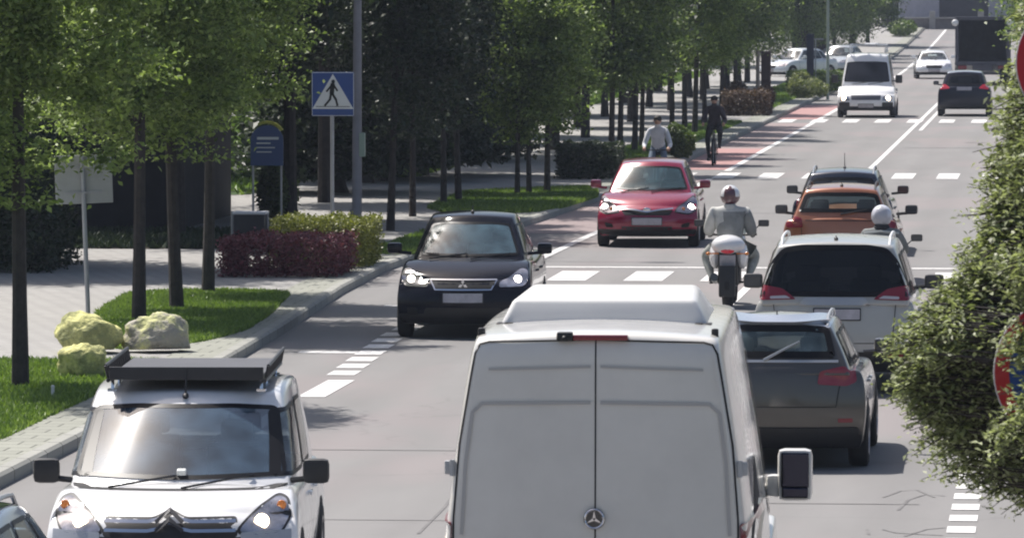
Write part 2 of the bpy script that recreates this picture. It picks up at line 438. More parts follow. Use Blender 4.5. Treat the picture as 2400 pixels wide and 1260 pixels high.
    # front and rear furniture -------------------------------------------
    gaps = MB()
    def both(nm, pts, ax, mat, **k):
        sh.panel(nm, pts, ax, mat, root, **k); sh.panel(nm, mir(pts), ax, mat, root, **k)
    z = lambda q: q
    for nm, pts, ax, mat, kw in sp.get('panels', []):
        if kw.get('one'): kw = dict(kw); kw.pop('one'); sh.panel(nm, pts, ax, mat, root, **kw)
        else: both(nm, pts, ax, mat, **kw)
    hl = sp.get('head')
    if hl:
        for s_ in (1, -1):
            pts = hl['pts'] if s_ > 0 else mir(hl['pts'])
            if hl.get('rim'):
                o_ = sh.panel('headlight_surround', inset(dens(roundpoly(pts, .03), .03), -.018), 'F', TRIM, root, off=.004, r=0, step=.05)
            h_ = sh.panel('headlight', pts, 'F', hl.get('mat', LENS), root, off=.01, r=.04, step=.04)
            for (bx, bz, br) in hl.get('bulbs', []):
                p, n_ = sh.hit(s_ * bx, bz, 'F', .026); m = MB(); m.ell(p, (br, .02, br), 14, 8)
                m.build('bulb', hl.get('bm', BULB) if hl.get('lit', True) else CHROME, h_, True)
            for (bx, bz, br) in hl.get('dark', []):
                p, n_ = sh.hit(s_ * bx, bz, 'F', .018); m = MB(); m.ell(p, (br, .012, br), 14, 8); m.build('reflector', AMBER, h_, True)
    tl = sp.get('tail_pts')
    if tl:
        for s_ in (1, -1):
            t_ = sh.panel('tail_light', tl if s_ > 0 else mir(tl), 'B', sp.get('tailmat', REDL), root, off=.012, r=.03, step=.04)
            if sp.get('tail_clear'):
                q_ = sp['tail_clear']; sh.panel('reversing_lamp', q_ if s_ > 0 else mir(q_), 'B', CLEARL, t_, off=.018, r=.015, step=.04)
    for ax, key in (('F', 'plate_f'), ('B', 'plate_r')):
        if sp.get(key):
            x0, z0 = sp[key]; pw = sp.get('pw', .26)
            po = sh.panel('number_plate', [(x0 - pw, z0 - .058), (x0 + pw, z0 - .058), (x0 + pw, z0 + .058), (x0 - pw, z0 + .058)], ax, PLATE, root, off=.022, r=.01, step=.1, skirt=.03)
            sh.panel('plate_surround', [(x0 - pw - .014, z0 - .072), (x0 + pw + .014, z0 - .072), (x0 + pw + .014, z0 + .072), (x0 - pw - .014, z0 + .072)], ax, TRIM, po, off=.016, r=.01, step=.1)
    for ax, pts, wd in sp.get('gaps', []): sh.strip(gaps, pts, ax, wd)
    # door gaps and handles on the sides
    yb = lerp(yWb, yRb, .44); bz = beltz(0); sb = zs + .12
    for ax in 'RL':
        for yy in (yWb - .12, yb, max(lerp(yWb, yRb, .80), -F + 1.25)):
            sh.strip(gaps, [(yy, bz - .02), (yy, sb)], ax, .009)
        sh.strip(gaps, [(yWb - .12, sb), (max(lerp(yWb, yRb, .80), -F + 1.25), sb)], ax, .009)
        sx = 1 if ax == 'R' else -1
        for yy in (yb + .16, max(lerp(yWb, yRb, .80), -F + 1.25) + .16):
            p, n_ = sh.hit(yy, bz - .12, ax, .012); m = MB(); m.box(p, (.03, .16, .03), None, .008); m.build('door_handle', sp.get('handle', P_), root, True)
    sh.strip(gaps, [(-hw * .86, interp(yWb, deck) - .04), (hw * .86, interp(yWb, deck) - .04)], 'F', .01) if sp.get('cowl', 0) else None
    gaps.build('panel_gap', GAP, root)
    # wipers, aerial
    m = MB(); wy = gpt(0, .13); fr = sh.hit
    if sp.get('wipers', True):
        for x0, x1 in sp.get('wip', ((-.05, -.55), (.5, .02))):
            p0 = sh.hit(x0, wy[2] - .03, 'F', .02)[0]; p1 = sh.hit(x1, wy[2] + .035, 'F', .02)[0]; m.tube([p0, p1], .009, 5)
        m.build('wiper', TRIM, root)
    if sp.get('rwiper'):
        (x0, z0), (x1, z1) = sp['rwiper']; m = MB()
        m.tube([sh.hit(x0, z0, 'B', .03)[0], sh.hit(lerp(x0, x1, .5), lerp(z0, z1, .5), 'B', .035)[0], sh.hit(x1, z1, 'B', .025)[0]], [.016, .012, .008], 6); m.build('rear_wiper', sp.get('rwmat', TRIM), root, True)
    if sp.get('aerial'):
        x0, y0, h0 = sp['aerial']; zt = sh.hit(x0, y0, 'T', 0)[0].z; m = MB(); m.ell((x0, y0, zt + .01), (.025, .06, .025), 10, 6); m.tube([(x0, y0, zt), (x0, y0 - h0 * .3, zt + h0)], [.009, .005], 6); m.build('aerial', TRIM, root, True)
    if sp.get('rails'):
        for s_ in (1, -1):
            m = MB(); ya, yb_ = lerp(yWt, yRt, .06), lerp(yWt, yRt, .95); pts = []
            for k in range(9):
                t_ = k / 8; y_ = lerp(ya, yb_, t_); x_ = s_ * wr * .90; zt = sh.hit(x_, y_, 'T', 0)[0].z; pts.append((x_, y_, zt + (.055 if 0 < k < 8 else -.01)))
            m.tube(pts, .017, 6); m.build('roof_rail', sp['rails'], root, True)
    # mirrors
    mz = beltz(yWb) + sp.get('mz', .13); my = yWb - sp.get('my', .38); mm = sp.get('mirmat', P_); ms = sp.get('ms', 1.0)
    for s_ in (1, -1):
        m = MB(); mx = s_ * (hw + sp.get('mx', .09))
        m.box((mx, my, mz), (.20 * ms, .11, .15 * ms * sp.get('mh', 1)), None, .045); m.tube([(s_ * (hw * .88), my - .0, mz - .07), (mx, my, mz - .05)], .025, 6)
        mo = m.build('wing_mirror', mm, root, True)
        g = MB(); g.box((mx, my - .055, mz), (.165 * ms, .012, .115 * ms * sp.get('mh', 1)), None, .005); g.build('mirror_glass', MIRR, mo)
    # wheels and arches
    r_ = sp.get('wr_', .31)
    for yy in (F - sp.get('fo', .82), -F + sp.get('ro', .78)):
        for s_ in (1, -1):
            ax = 'R' if s_ > 0 else 'L'
            pts = [(yy + (r_ + .055) * math.cos(t_), r_ + (r_ + .055) * math.sin(t_)) for t_ in [math.pi * 2 * k / 24 for k in range(24)]]
            pts = [(a_, max(b_, zs + .03)) for a_, b_ in pts]
            sh.panel('wheel_arch', pts, ax, sp.get('arch', GAP), root, off=.004, r=0, step=.09, skirt=.0)
            wheel(root, s_ * (hw - .085), yy, r_, .20, sp.get('rim'), sp.get('spokes', 5))
    return root, sh
# ---------------------------------------------------------------- ground, road, kerb
def nodemat(name):
    m = bpy.data.materials.new(name); m.use_nodes = True; t = m.node_tree
    return m, t, t.nodes['Principled BSDF'], t.nodes.new, t.links.new
def mixc(N, Lk, fac, a, b):
    mx = N('ShaderNodeMix'); mx.data_type = 'RGBA'; Lk(fac, mx.inputs[0])
    for i, c in ((6, a), (7, b)):
        if isinstance(c, tuple): mx.inputs[i].default_value = (*c, 1)
        else: Lk(c, mx.inputs[i])
    return mx.outputs[2]
def noise(N, Lk, tc, sc, det=6, ro=.6, lo=.35, hi=.65, scale=None):
    n = N('ShaderNodeTexNoise'); n.inputs['Scale'].default_value = sc; n.inputs['Detail'].default_value = det; n.inputs['Roughness'].default_value = ro
    if scale:
        mp = N('ShaderNodeMapping'); mp.inputs['Scale'].default_value = scale; Lk(tc, mp.inputs[0]); Lk(mp.outputs[0], n.inputs['Vector'])
    else: Lk(tc, n.inputs['Vector'])
    r = N('ShaderNodeMapRange'); r.inputs[1].default_value = lo; r.inputs[2].default_value = hi; Lk(n.outputs[0], r.inputs[0]); return r.outputs[0]
def asphalt(name, base=(.207, .202, .200)):
    m, t, b, N, Lk = nodemat(name); tc = N('ShaderNodeTexCoord').outputs['Object']
    c = mixc(N, Lk, noise(N, Lk, tc, 1.0, 4, .6, .3, .7, (.9, .12, 1)), tuple(q * .90 for q in base), tuple(q * 1.10 for q in base))
    c = mixc(N, Lk, noise(N, Lk, tc, .35, 3, .5, .52, .62, (1, .3, 1)), c, tuple(q * 1.02 for q in (base[0] * 1.1, base[1] * 1.02, base[2] * 1.03)))
    f = noise(N, Lk, tc, 60, 3, .7, .3, .8); c2 = mixc(N, Lk, f, c, tuple(q * .75 for q in base))
    mx = N('ShaderNodeMix'); mx.data_type = 'RGBA'; mx.inputs[0].default_value = .35; Lk(c, mx.inputs[6]); Lk(c2, mx.inputs[7])
    w_ = N('ShaderNodeTexWave'); w_.inputs['Scale'].default_value = .30; w_.inputs['Distortion'].default_value = 1.2; w_.inputs['Detail'].default_value = 3; w_.inputs['Detail Scale'].default_value = .12
    mpw = N('ShaderNodeMapping'); mpw.inputs['Scale'].default_value = (1, .03, 1); Lk(tc, mpw.inputs[0]); Lk(mpw.outputs[0], w_.inputs['Vector'])
    rw = N('ShaderNodeMapRange'); rw.inputs[3].default_value = 0; rw.inputs[4].default_value = .16; Lk(w_.outputs[1], rw.inputs[0]); cw = mixc(N, Lk, rw.outputs[0], mx.outputs[2], tuple(q * .62 for q in base))
    st = noise(N, Lk, tc, 2.2, 5, .7, .66, .80, (1, .5, 1)); cs = mixc(N, Lk, st, cw, tuple(q * .80 for q in base))
    # thin cracks
    v = N('ShaderNodeTexVoronoi'); v.feature = 'DISTANCE_TO_EDGE'; v.inputs['Scale'].default_value = .16
    nz = N('ShaderNodeTexNoise'); nz.inputs['Scale'].default_value = 1.2; Lk(tc, nz.inputs[0]); ad = N('ShaderNodeVectorMath'); ad.operation = 'MULTIPLY_ADD'; ad.inputs[1].default_value = (1.2, 1.2, 0)
    Lk(nz.outputs[1], ad.inputs[0]); Lk(tc, ad.inputs[2]); Lk(ad.outputs[0], v.inputs['Vector'])
    r = N('ShaderNodeMapRange'); r.inputs[1].default_value = 0; r.inputs[2].default_value = .006; r.inputs[3].default_value = .22; r.inputs[4].default_value = 0; Lk(v.outputs[0], r.inputs[0])
    c3 = mixc(N, Lk, r.outputs[0], cs, tuple(q * .5 for q in base)); Lk(c3, b.inputs['Base Color'])
    b.inputs['Roughness'].default_value = .85; b.inputs['Specular IOR Level'].default_value = .3
    return m
def pavers(name, base, sc=1.0, joint=.45, bw=.24, rh=.12, rot=0):
    m, t, b, N, Lk = nodemat(name); tc = N('ShaderNodeTexCoord').outputs['Object']
    mp = N('ShaderNodeMapping'); mp.inputs['Rotation'].default_value = (0, 0, R(rot)); Lk(tc, mp.inputs[0])
    br = N('ShaderNodeTexBrick'); br.inputs['Scale'].default_value = sc; br.inputs['Brick Width'].default_value = bw; br.inputs['Row Height'].default_value = rh
    br.inputs['Mortar Size'].default_value = .012; br.inputs['Mortar Smooth'].default_value = .3; Lk(mp.outputs[0], br.inputs['Vector'])
    br.inputs['Color1'].default_value = (*[q * .92 for q in base], 1); br.inputs['Color2'].default_value = (*[q * 1.08 for q in base], 1); br.inputs['Mortar'].default_value = (*[q * joint for q in base], 1)
    c = mixc(N, Lk, noise(N, Lk, tc, .8, 7, .7, .35, .7), br.outputs[0], tuple(q * .82 for q in base))
    mx = N('ShaderNodeMix'); mx.data_type = 'RGBA'; mx.inputs[0].default_value = .6; Lk(br.outputs[0], mx.inputs[6]); Lk(c, mx.inputs[7]); Lk(mx.outputs[2], b.inputs['Base Color'])
    b.inputs['Roughness'].default_value = .85; bp = N('ShaderNodeBump'); bp.inputs['Distance'].default_value = .01; Lk(br.outputs[1], bp.inputs['Height']); bp.invert = True; Lk(bp.outputs[0], b.inputs['Normal'])
    return m
def worn(name, base, under, amt=.35):
    m, t, b, N, Lk = nodemat(name); tc = N('ShaderNodeTexCoord').outputs['Object']
    f = noise(N, Lk, tc, 9, 8, .75, .62 - amt * .3, .80); c = mixc(N, Lk, f, base, under); Lk(c, b.inputs['Base Color']); b.inputs['Roughness'].default_value = .7
    return m
ASPH = asphalt('asphalt'); PAV = pavers('pavers', (.32, .312, .30), 1, .32, .40, .20, 28)
KERBM = pavers('kerb_stone', (.30, .30, .275), 1, .35, 8, 1.0); STRIPM = pavers('kerb_slabs', (.27, .275, .235), 1, .35, .40, .40)
LINE = worn('line_white', (.68, .67, .66), (.33, .33, .33), .7); REDB = worn('cycle_red', (.40, .19, .18), (.25, .19, .185), .9)
REDP = worn('cycle_red_faded', (.27, .185, .18), (.20, .19, .19), 1.1)
SOIL = pm('soil', (.06, .05, .04), .95, vary=.4, vscale=2)
GRASSB = pm('lawn_soil', (.045, .085, .018), .95, vary=.35, vscale=1.5)

def kx(Y): return interp(Y, [(20, -9.75), (50, -9.85), (68, -10.1), (79, -10.45), (90, -10.9), (97, -11.05), (105, -10.9), (117, -10.3), (135, -9.85), (700, -9.8)])
def strip(name, xf0, xf1, Y0, Y1, z, mat, dy=4, kind='structure', **k):
    n = max(1, int((Y1 - Y0) / dy)); V = []; F = []
    for i in range(n + 1):
        y = lerp(Y0, Y1, i / n); g = gz(y)
        a = xf0(y) if callable(xf0) else xf0; b = xf1(y) if callable(xf1) else xf1
        V += [(a, y, g + z), (b, y, g + z)]
    F = [(2 * i, 2 * i + 1, 2 * i + 3, 2 * i + 2) for i in range(n)]
    return mk(name, V, F, mat, None, False, kind=kind, **k)
strip('ground', -400, 400, -20, 900, -.05, SOIL, 10)
strip('road', lambda y: kx(y) - .3, 14, -20, 640, 0, ASPH, 5)
strip('pavement', -70, lambda y: kx(y) - .75, 30, 640, .12, PAV, 4)
strip('kerb_slabs', lambda y: kx(y) - .76, lambda y: kx(y) - .14, 30, 640, .128, STRIPM, 1)
# kerb: real step, rounded nose, stones a metre long
m = MB(); y = 30.0
while y < 420:
    y2 = y + (1.0 if y < 200 else 3.0)
    a, b = kx(y + .006), kx(y2 - .012); g = gz(y)
    V = []
    for yy, xx in ((y + .006, a), (y2 - .012, b)):
        V += [(xx - .15, yy, g - .02), (xx - .15, yy, g + .138), (xx - .03, yy, g + .138), (xx, yy, g + .108), (xx, yy, g - .02)]
    m.add(V, [(i, i + 1, i + 6, i + 5) for i in range(4)] + [(4, 3, 2, 1, 0), (5, 6, 7, 8, 9)]); y = y2
m.build('kerb', KERBM, kind='structure')
# cycle lane, lines and crossings, 4 mm above each other
strip('cycle_lane', lambda y: kx(y) + .02, -8.46, 150, 169, .004, REDB, 4)
strip('cycle_lane', lambda y: kx(y) + .02, -8.46, 169, 199.5, .004, REDP, 4)
strip('cycle_lane', lambda y: kx(y) + .02, -8.46, 205, 228, .004, REDB, 4)
strip('cycle_lane', lambda y: kx(y) + .02, -8.62, 112, 143, .004, REDP, 3)
def xe(Y): return interp(Y, [(40, -8.45), (68, -8.62), (79, -9.0), (96, -8.9), (110, -8.75), (125, -8.5), (150, -8.32), (420, -8.25)])
strip('edge_line', lambda y: xe(y) - .16, lambda y: xe(y) + .0, 101, 143, .009, LINE, 3)
strip('edge_line', lambda y: xe(y) - .15, lambda y: xe(y) + .02, 149, 420, .009, LINE, 4)
strip('centre_line', -4.95, -4.82, 149, 420, .006, LINE, 4)
strip('centre_line', -4.95, -4.82, 101, 141, .006, LINE, 4)
strip('centre_line', -4.62, -4.50, 190, 222, .006, LINE, 4)
strip('centre_line', -4.95, -4.82, 38, 93, .006, LINE, 4)
def marks(name, rects, mat=LINE, z=.006):
    V = []; F = []
    for (x0, x1, y0, y1) in rects:
        n = len(V); g = gz(y0); V += [(x0, y0, g + z), (x1, y0, g + z), (x1, y1, g + z), (x0, y1, g + z)]; F.append((n, n + 1, n + 2, n + 3))
    return mk(name, V, F, mat, None, False, kind='structure')
marks('dashed_line', [(-1.0, -.75, 38 + k * 1.12, 38 + k * 1.12 + .60) for k in range(0, 150)])
marks('dashed_line', [(xe(y) - .12, xe(y) + .22, y, y + .8) for y in [71.4 + 1.32 * k for k in range(12)]] + [(-8.72, -8.40, 67.6, 70.5)])
strip('edge_line', lambda y: xe(y) - .1, lambda y: xe(y) + .12, 30, 66, .006, LINE, 3)
marks('zebra_crossing', [(-9.4 + 1.22 * k, -9.4 + 1.22 * k + .62, 94.3, 97.4) for k in range(9)])
marks('stop_line', [(-8.6, -1.2, 98.6, 98.95)])
marks('zebra_crossing', [(-9.55 + 1.08 * k, -9.55 + 1.08 * k + .52, 143.6, 147.6) for k in range(9)])
marks('zebra_crossing', [(-9.6 + 1.08 * k, -9.6 + 1.08 * k + .5, 200, 204.5) for k in range(9)], z=.012)
marks('bay_mark', [(-9.75, -9.0, 75.6, 76.0), (-9.9, -9.1, 86.6, 86.9)])
# thin tyre marks and bitumen-sealed joints on the near lane
TM = pm('tyre_mark', (.135, .13, .13), .8, vary=.3); m = MB()
def flat(mb, pts, wd, z=.004):
    pts = [Vector((p[0], p[1], z)) for p in pts]; V = []
    for i, p in enumerate(pts):
        t_ = (pts[min(i + 1, len(pts) - 1)] - pts[max(i - 1, 0)]).normalized(); n_ = Vector((-t_.y, t_.x, 0)) * wd / 2; V += [p + n_, p - n_]
    mb.add(V, [(2 * i, 2 * i + 1, 2 * i + 3, 2 * i + 2) for i in range(len(pts) - 1)])
def pxs(L_): return [gp(a, b) for a, b in L_]
flat(m, pxs([(2070, 1165), (2110, 1150), (2150, 1148), (2190, 1165)]), .03); flat(m, pxs([(2105, 1195), (2130, 1170), (2170, 1158), (2215, 1162)]), .03)
flat(m, pxs([(2070, 1240), (2100, 1248), (2160, 1252), (2210, 1254)]), .035); flat(m, pxs([(2120, 1256), (2170, 1240), (2215, 1236)]), .03); flat(m, pxs([(2032, 1240), (2036, 1252)]), .03)
flat(m, pxs([(2040, 1080), (2085, 1085), (2130, 1082)]), .02); flat(m, pxs([(980, 1250), (1040, 1190), (1070, 1150)]), .03)
for a in ((6, 52, -4), (9, 63, 3)): pass
m.build('tyre_marks', TM, kind='structure')
marks('road_patch', [(-8.0, -5.4, 52.2, 52.24), (-8.3, -5.1, 60, 60.05), (-4.6, -1.3, 54.2, 54.25), (-8.2, -5.0, 122, 122.2), (-4.5, -1.5, 170, 170.5)], TM, .004)
m = MB(); m.lathe([(0, .006), (.30, .006), (.33, .004)], 24, None, (-2.6, 176, 0)); m.build('manhole_cover', TM, kind='structure')

# ---------------------------------------------------------------- lawns: real blades over a soil sheet
def blades(name, poly, n, h, cols, z=.13, wd=.02, seed=1, **k):
    rng = np.random.default_rng(seed); xs = [p[0] for p in poly]; ys = [p[1] for p in poly]
    P = []
    while len(P) < n:
        q = rng.uniform((min(xs), min(ys)), (max(xs), max(ys)), (n, 2))
        P += [tuple(p) for p in q if inside(p, poly)]
    P = np.array(P[:n]); hh = h * rng.uniform(.5, 1.3, n); an = rng.uniform(0, 6.28, n); le = rng.normal(0, .45, (n, 2)) * hh[:, None]
    g = np.array([gz(y) for y in P[:, 1]]) + z
    V = np.empty((n, 3, 3)); dx, dy = np.cos(an) * wd, np.sin(an) * wd
    V[:, 0] = np.c_[P[:, 0] - dx, P[:, 1] - dy, g]; V[:, 1] = np.c_[P[:, 0] + dx, P[:, 1] + dy, g]; V[:, 2] = np.c_[P[:, 0] + le[:, 0], P[:, 1] + le[:, 1], g + hh]
    return npmesh(name, V.reshape(-1, 3), 3, cols, **k)
def npmesh(name, V, fs, mat, parent=None, **k):
    nv = len(V); nf = nv // fs; me = bpy.data.meshes.new(name); me.vertices.add(nv); me.vertices.foreach_set('co', V.astype(np.float32).ravel())
    me.loops.add(nv); me.loops.foreach_set('vertex_index', np.arange(nv, dtype=np.int32)); me.polygons.add(nf)
    me.polygons.foreach_set('loop_start', np.arange(0, nv, fs, dtype=np.int32)); me.materials.append(mat); me.update(calc_edges=True)
    o = bpy.data.objects.new(name, me); COL.objects.link(o)
    if parent is not None: o.parent = parent
    return tag(o, **k)
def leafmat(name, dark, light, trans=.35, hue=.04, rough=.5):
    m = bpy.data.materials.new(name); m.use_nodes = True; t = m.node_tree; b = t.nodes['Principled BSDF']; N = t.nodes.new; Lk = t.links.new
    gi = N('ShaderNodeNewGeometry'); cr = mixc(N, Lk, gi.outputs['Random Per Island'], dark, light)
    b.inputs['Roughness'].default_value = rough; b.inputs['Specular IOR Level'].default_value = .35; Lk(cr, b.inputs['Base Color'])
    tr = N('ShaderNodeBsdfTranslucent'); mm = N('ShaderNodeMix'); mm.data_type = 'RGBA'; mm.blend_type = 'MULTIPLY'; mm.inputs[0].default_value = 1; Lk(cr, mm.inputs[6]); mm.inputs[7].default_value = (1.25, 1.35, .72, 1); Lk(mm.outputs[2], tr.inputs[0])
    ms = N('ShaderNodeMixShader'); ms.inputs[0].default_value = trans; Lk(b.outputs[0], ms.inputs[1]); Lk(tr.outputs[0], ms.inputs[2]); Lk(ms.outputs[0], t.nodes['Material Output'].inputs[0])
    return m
GM = leafmat('grass_blade', (.085, .15, .03), (.24, .33, .08), .3)
def lawn(Ppx=None, poly=None, n=20000, h=.06, seed=1, wd=.02):
    if Ppx: poly = [tuple(gp(a, b, .12)[:2]) for a, b in Ppx]
    poly = [tuple(p) for p in roundpoly(poly, .6, 3)]
    V = [(p[0], p[1], gz(p[1]) + .133) for p in poly]
    mk('lawn', V, [tuple(range(len(V)))], GRASSB, None, False, kind='structure')
    blades('grass', [tuple(q) for q in inset(poly, -.10)], n, h, GM, .125, wd, seed, kind='stuff')
lawn(poly=[(-10.75, 58), (-10.95, 71.8), (-13.4, 71.6), (-15.5, 71.2), (-15, 58)], n=60000, h=.07, seed=3)
lawn(Ppx=[(228, 755), (262, 722), (318, 690), (480, 683), (668, 688), (612, 742), (560, 775), (470, 800), (300, 822), (238, 800)], n=45000, h=.07, seed=4)
lawn(Ppx=[(1100, 452), (1385, 440), (1392, 462), (1310, 488), (1230, 500), (1060, 500), (1010, 488)], n=26000, h=.08, seed=5, wd=.03)
lawn(poly=[(-15.3, 140), (-15.3, 152), (-17.2, 152), (-17.4, 140)], n=6000, h=.09, seed=6, wd=.035)
lawn(poly=[(-17.6, 128), (-17.6, 300), (-30, 300), (-30, 128)], n=60000, h=.12, seed=7, wd=.06)
lawn(poly=[(-10.65, 150), (-10.6, 196), (-11.9, 196), (-12.1, 150)], n=16000, h=.08, seed=8, wd=.035)
lawn(poly=[(-10.65, 208), (-10.6, 300), (-12.4, 300), (-12.4, 208)], n=16000, h=.1, seed=9, wd=.04)
lawn(poly=[(-10.9, 100.5), (-10.75, 112), (-11.6, 112), (-11.8, 100.5)], n=5000, h=.08, seed=10, wd=.03)
# ---------------------------------------------------------------- the vehicles of the photograph
WHITE = ('white_paint', (.80, .80, .81), 0, .3)
def nose_at(x, y, L, a):
    """centre and heading of an oncoming vehicle from where its nose is and its small turn a"""
    return (x - math.sin(R(a)) * L / 2, y + math.cos(R(a)) * L / 2, 0), R(180 + a)
# oncoming white van --------------------------------------------------
Lv = 4.38
sp = dict(L=Lv, W=1.88, H=1.68, deck=[(-Lv/2, 1.0), (.9, .98), (1.30, 1.01), (1.75, .965), (Lv/2 - .1, .88), (Lv/2, .84)], gh=(1.34, .40, -2.0, -2.14), wb=.88, wr=.74, gpow=1.4,
    nose=[.16, .03, 0, .04, .10, .2], sweep=.34, bow=.30, ws=(.17, .90), wsu=.97, paint=WHITE, rcr=.04, rarc=.06, ms=1.0, mh=1.25, mirmat=TRIM, mx=.08, mz=.10, my=.45,
    sw=[(.06, .36), (.40, .64)], gl=glassmat('glass_windscreen_van', (.50, .56, .60), .20, 2.2, (.20, .34, .50)), sgl=G_CLEAR, fo=.85,
    head=dict(pts=[(.50, .70), (.62, .67), (.80, .68), (.865, .79), (.84, .90), (.77, .925), (.66, .86), (.56, .77)], rim=1, bulbs=[(.665, .755, .055)], bm=BULBY, dark=[(.80, .86, .035)]),
    plate_f=(0, .42), aerial=(0, .42, .22), cowl=1, rwiper=None,
    panels=[('grille', [(-.50, .66), (.50, .66), (.49, .805), (.12, .805), (0, .86), (-.12, .805), (-.49, .805)], 'F', TRIM, dict(one=1, off=.004)),
            ('bumper_insert', [(-.86, .28), (.86, .28), (.86, .62), (.55, .66), (-.55, .66), (-.86, .62)], 'F', TRIM, dict(one=1, off=.006)),
            ('bumper_trim', [(.52, .63), (.88, .60), (.88, .70), (.52, .69)], 'F', SILVERP, dict(off=.012, r=.01))])
van1, sh = car('van', sp, *nose_at(-6.54, 43.3, Lv, 4.2), label='white delivery van driving towards us with a black roof rack and chevron grille', cat='van')
m = MB()                       # grille bars rising to a double chevron
for dz, hh in ((0, .022), (-.062, .022)):
    for s_ in (1, -1):
        pts = [(s_ * .48, .765 + dz), (s_ * .16, .765 + dz), (s_ * .085, .78 + dz), (0, .825 + dz)]
        sh.strip(m, pts, 'F', hh, .03)
m.build('grille_bar', CHROME, van1, True)
m = MB()
for dz in (0, -.055):
    m_ = [(-.10, .755 + dz), (0, .83 + dz), (.10, .755 + dz)]; sh.strip(m, m_, 'F', .030, .045)
m.build('emblem', CHROME, van1, True)
# roof rack: a part of the van
RK = pm('rack_black', (.022, .022, .026), .45, vary=.2); RK2 = pm('rack_floor', (.07, .07, .08), .5, vary=.15)
zr = 1.70; yf, yb = .34, -1.75
m.box((0, (yf + yb) / 2, zr + .03), (1.16, yf - yb, .022))
rack = m.build('roof_rack', RK2, van1)
m = MB(); m.box((0, yf, zr + .055), (1.18, .03, .10), None, .01); m.build('rack_front_bar', RK, rack)
for s_ in (1, -1):
    m = MB(); xs = s_ * .60
    m.tube([(xs, yf, zr), (xs, yb, zr)], .016, 6); m.tube([(xs * 1.04, yf - .05, zr + .11), (xs * 1.04, yb, zr + .12)], .014, 6)
    for k in range(12): y_ = lerp(yf - .05, yb, k / 11); m.tube([(xs, y_, zr), (xs * 1.04, y_ + .02, zr + .11 + .01 * k / 11)], .011, 5)
    m.build('rack_side_rail', RK, rack, True)
    for y_ in (yf - .08, -.35, yb + .15):
        m = MB(); m.tube([(xs * .95, y_, zr), (xs * .95, y_ + .02, zr - .08)], .014, 6); m.box((xs * .95, y_ + .02, zr - .075), (.07, .09, .02)); m.build('rack_foot', CHROME, rack)
m = MB(); m.box((-.02, 1.12, 1.03), (.07, .05, .12), XR(-20), .012)
m.build('papers', pm('paper', (.7, .72, .7), .7, vary=.3), van1)

# black saloon --------------------------------------------------------
Lb = 4.5
sp = dict(coat=.04, L=Lb, W=1.79, H=1.63, deck=[(-Lb/2, 1.04), (-1.6, 1.08), (0, 1.0), (1.0, 1.08), (1.35, 1.05), (2.0, .90), (Lb/2, .80)], gh=(1.12, .42, -1.0, -1.65), wb=.79, wr=.57, bow=.2, sweep=.34,
    ws=(.16, .9), paint=('black_paint', (.010, .011, .018), .0, .08, .06), gl=glassmat('glass_saloon', (.42, .48, .52), .26, 2.1, (.20, .36, .44)),
    head=dict(pts=[(.47, .69), (.78, .69), (.85, .76), (.83, .90), (.74, .92), (.58, .80), (.48, .76)], bulbs=[(.70, .78, .05)], dark=[]), mirmat=('x'), mx=.12,
    panels=[('grille', [(-.36, .66), (.36, .66), (.43, .77), (-.43, .77)], 'F', GAP, dict(one=1, off=.008, r=.02)),
            ('bumper_intake', [(-.55, .28), (.55, .28), (.50, .42), (-.50, .42)], 'F', TRIM, dict(one=1)),
            ('fog_lamp', [(.60, .32), (.74, .32), (.76, .42), (.62, .42)], 'F', GAP, dict(off=.006))],
    plate_f=(0, .55), aerial=(0, .1, .10), tail_pts=[(.55, .82), (.82, .82), (.80, .98), (.60, .98)], plate_r=(0, .7), zs=.19)
sp['mirmat'] = paint(*sp['paint'])
c2, sh = car('car', sp, *nose_at(-7.93, 78.6, Lb, 2.0), label='black saloon car with lit headlights coming towards us along the left kerb', cat='car', group=None)
m = MB(); ol = [(-.44, .775), (-.37, .655), (.37, .655), (.44, .775)]; sh.strip(m, ol, 'F', .02, .02); sh.strip(m, [(-.44, .778), (.44, .778)], 'F', .014, .02); m.build('grille_frame', CHROME, c2, True)
m = MB(); p0 = sh.hit(0, .715, 'F', .03)[0]
for a in (90, 210, 330):
    c_ = Vector((.036 * math.cos(R(a)), .036 * math.sin(R(a)))); d1 = c_.normalized(); d2 = Vector((-d1.y, d1.x))
    q = [c_ + d1 * .036, c_ + d2 * .021, c_ - d1 * .036, c_ - d2 * .021]; m.prism([(p0.x + t.x, p0.z + t.y) for t in q], p0.y, p0.y + .012)
m.build('emblem', CHROME, c2)

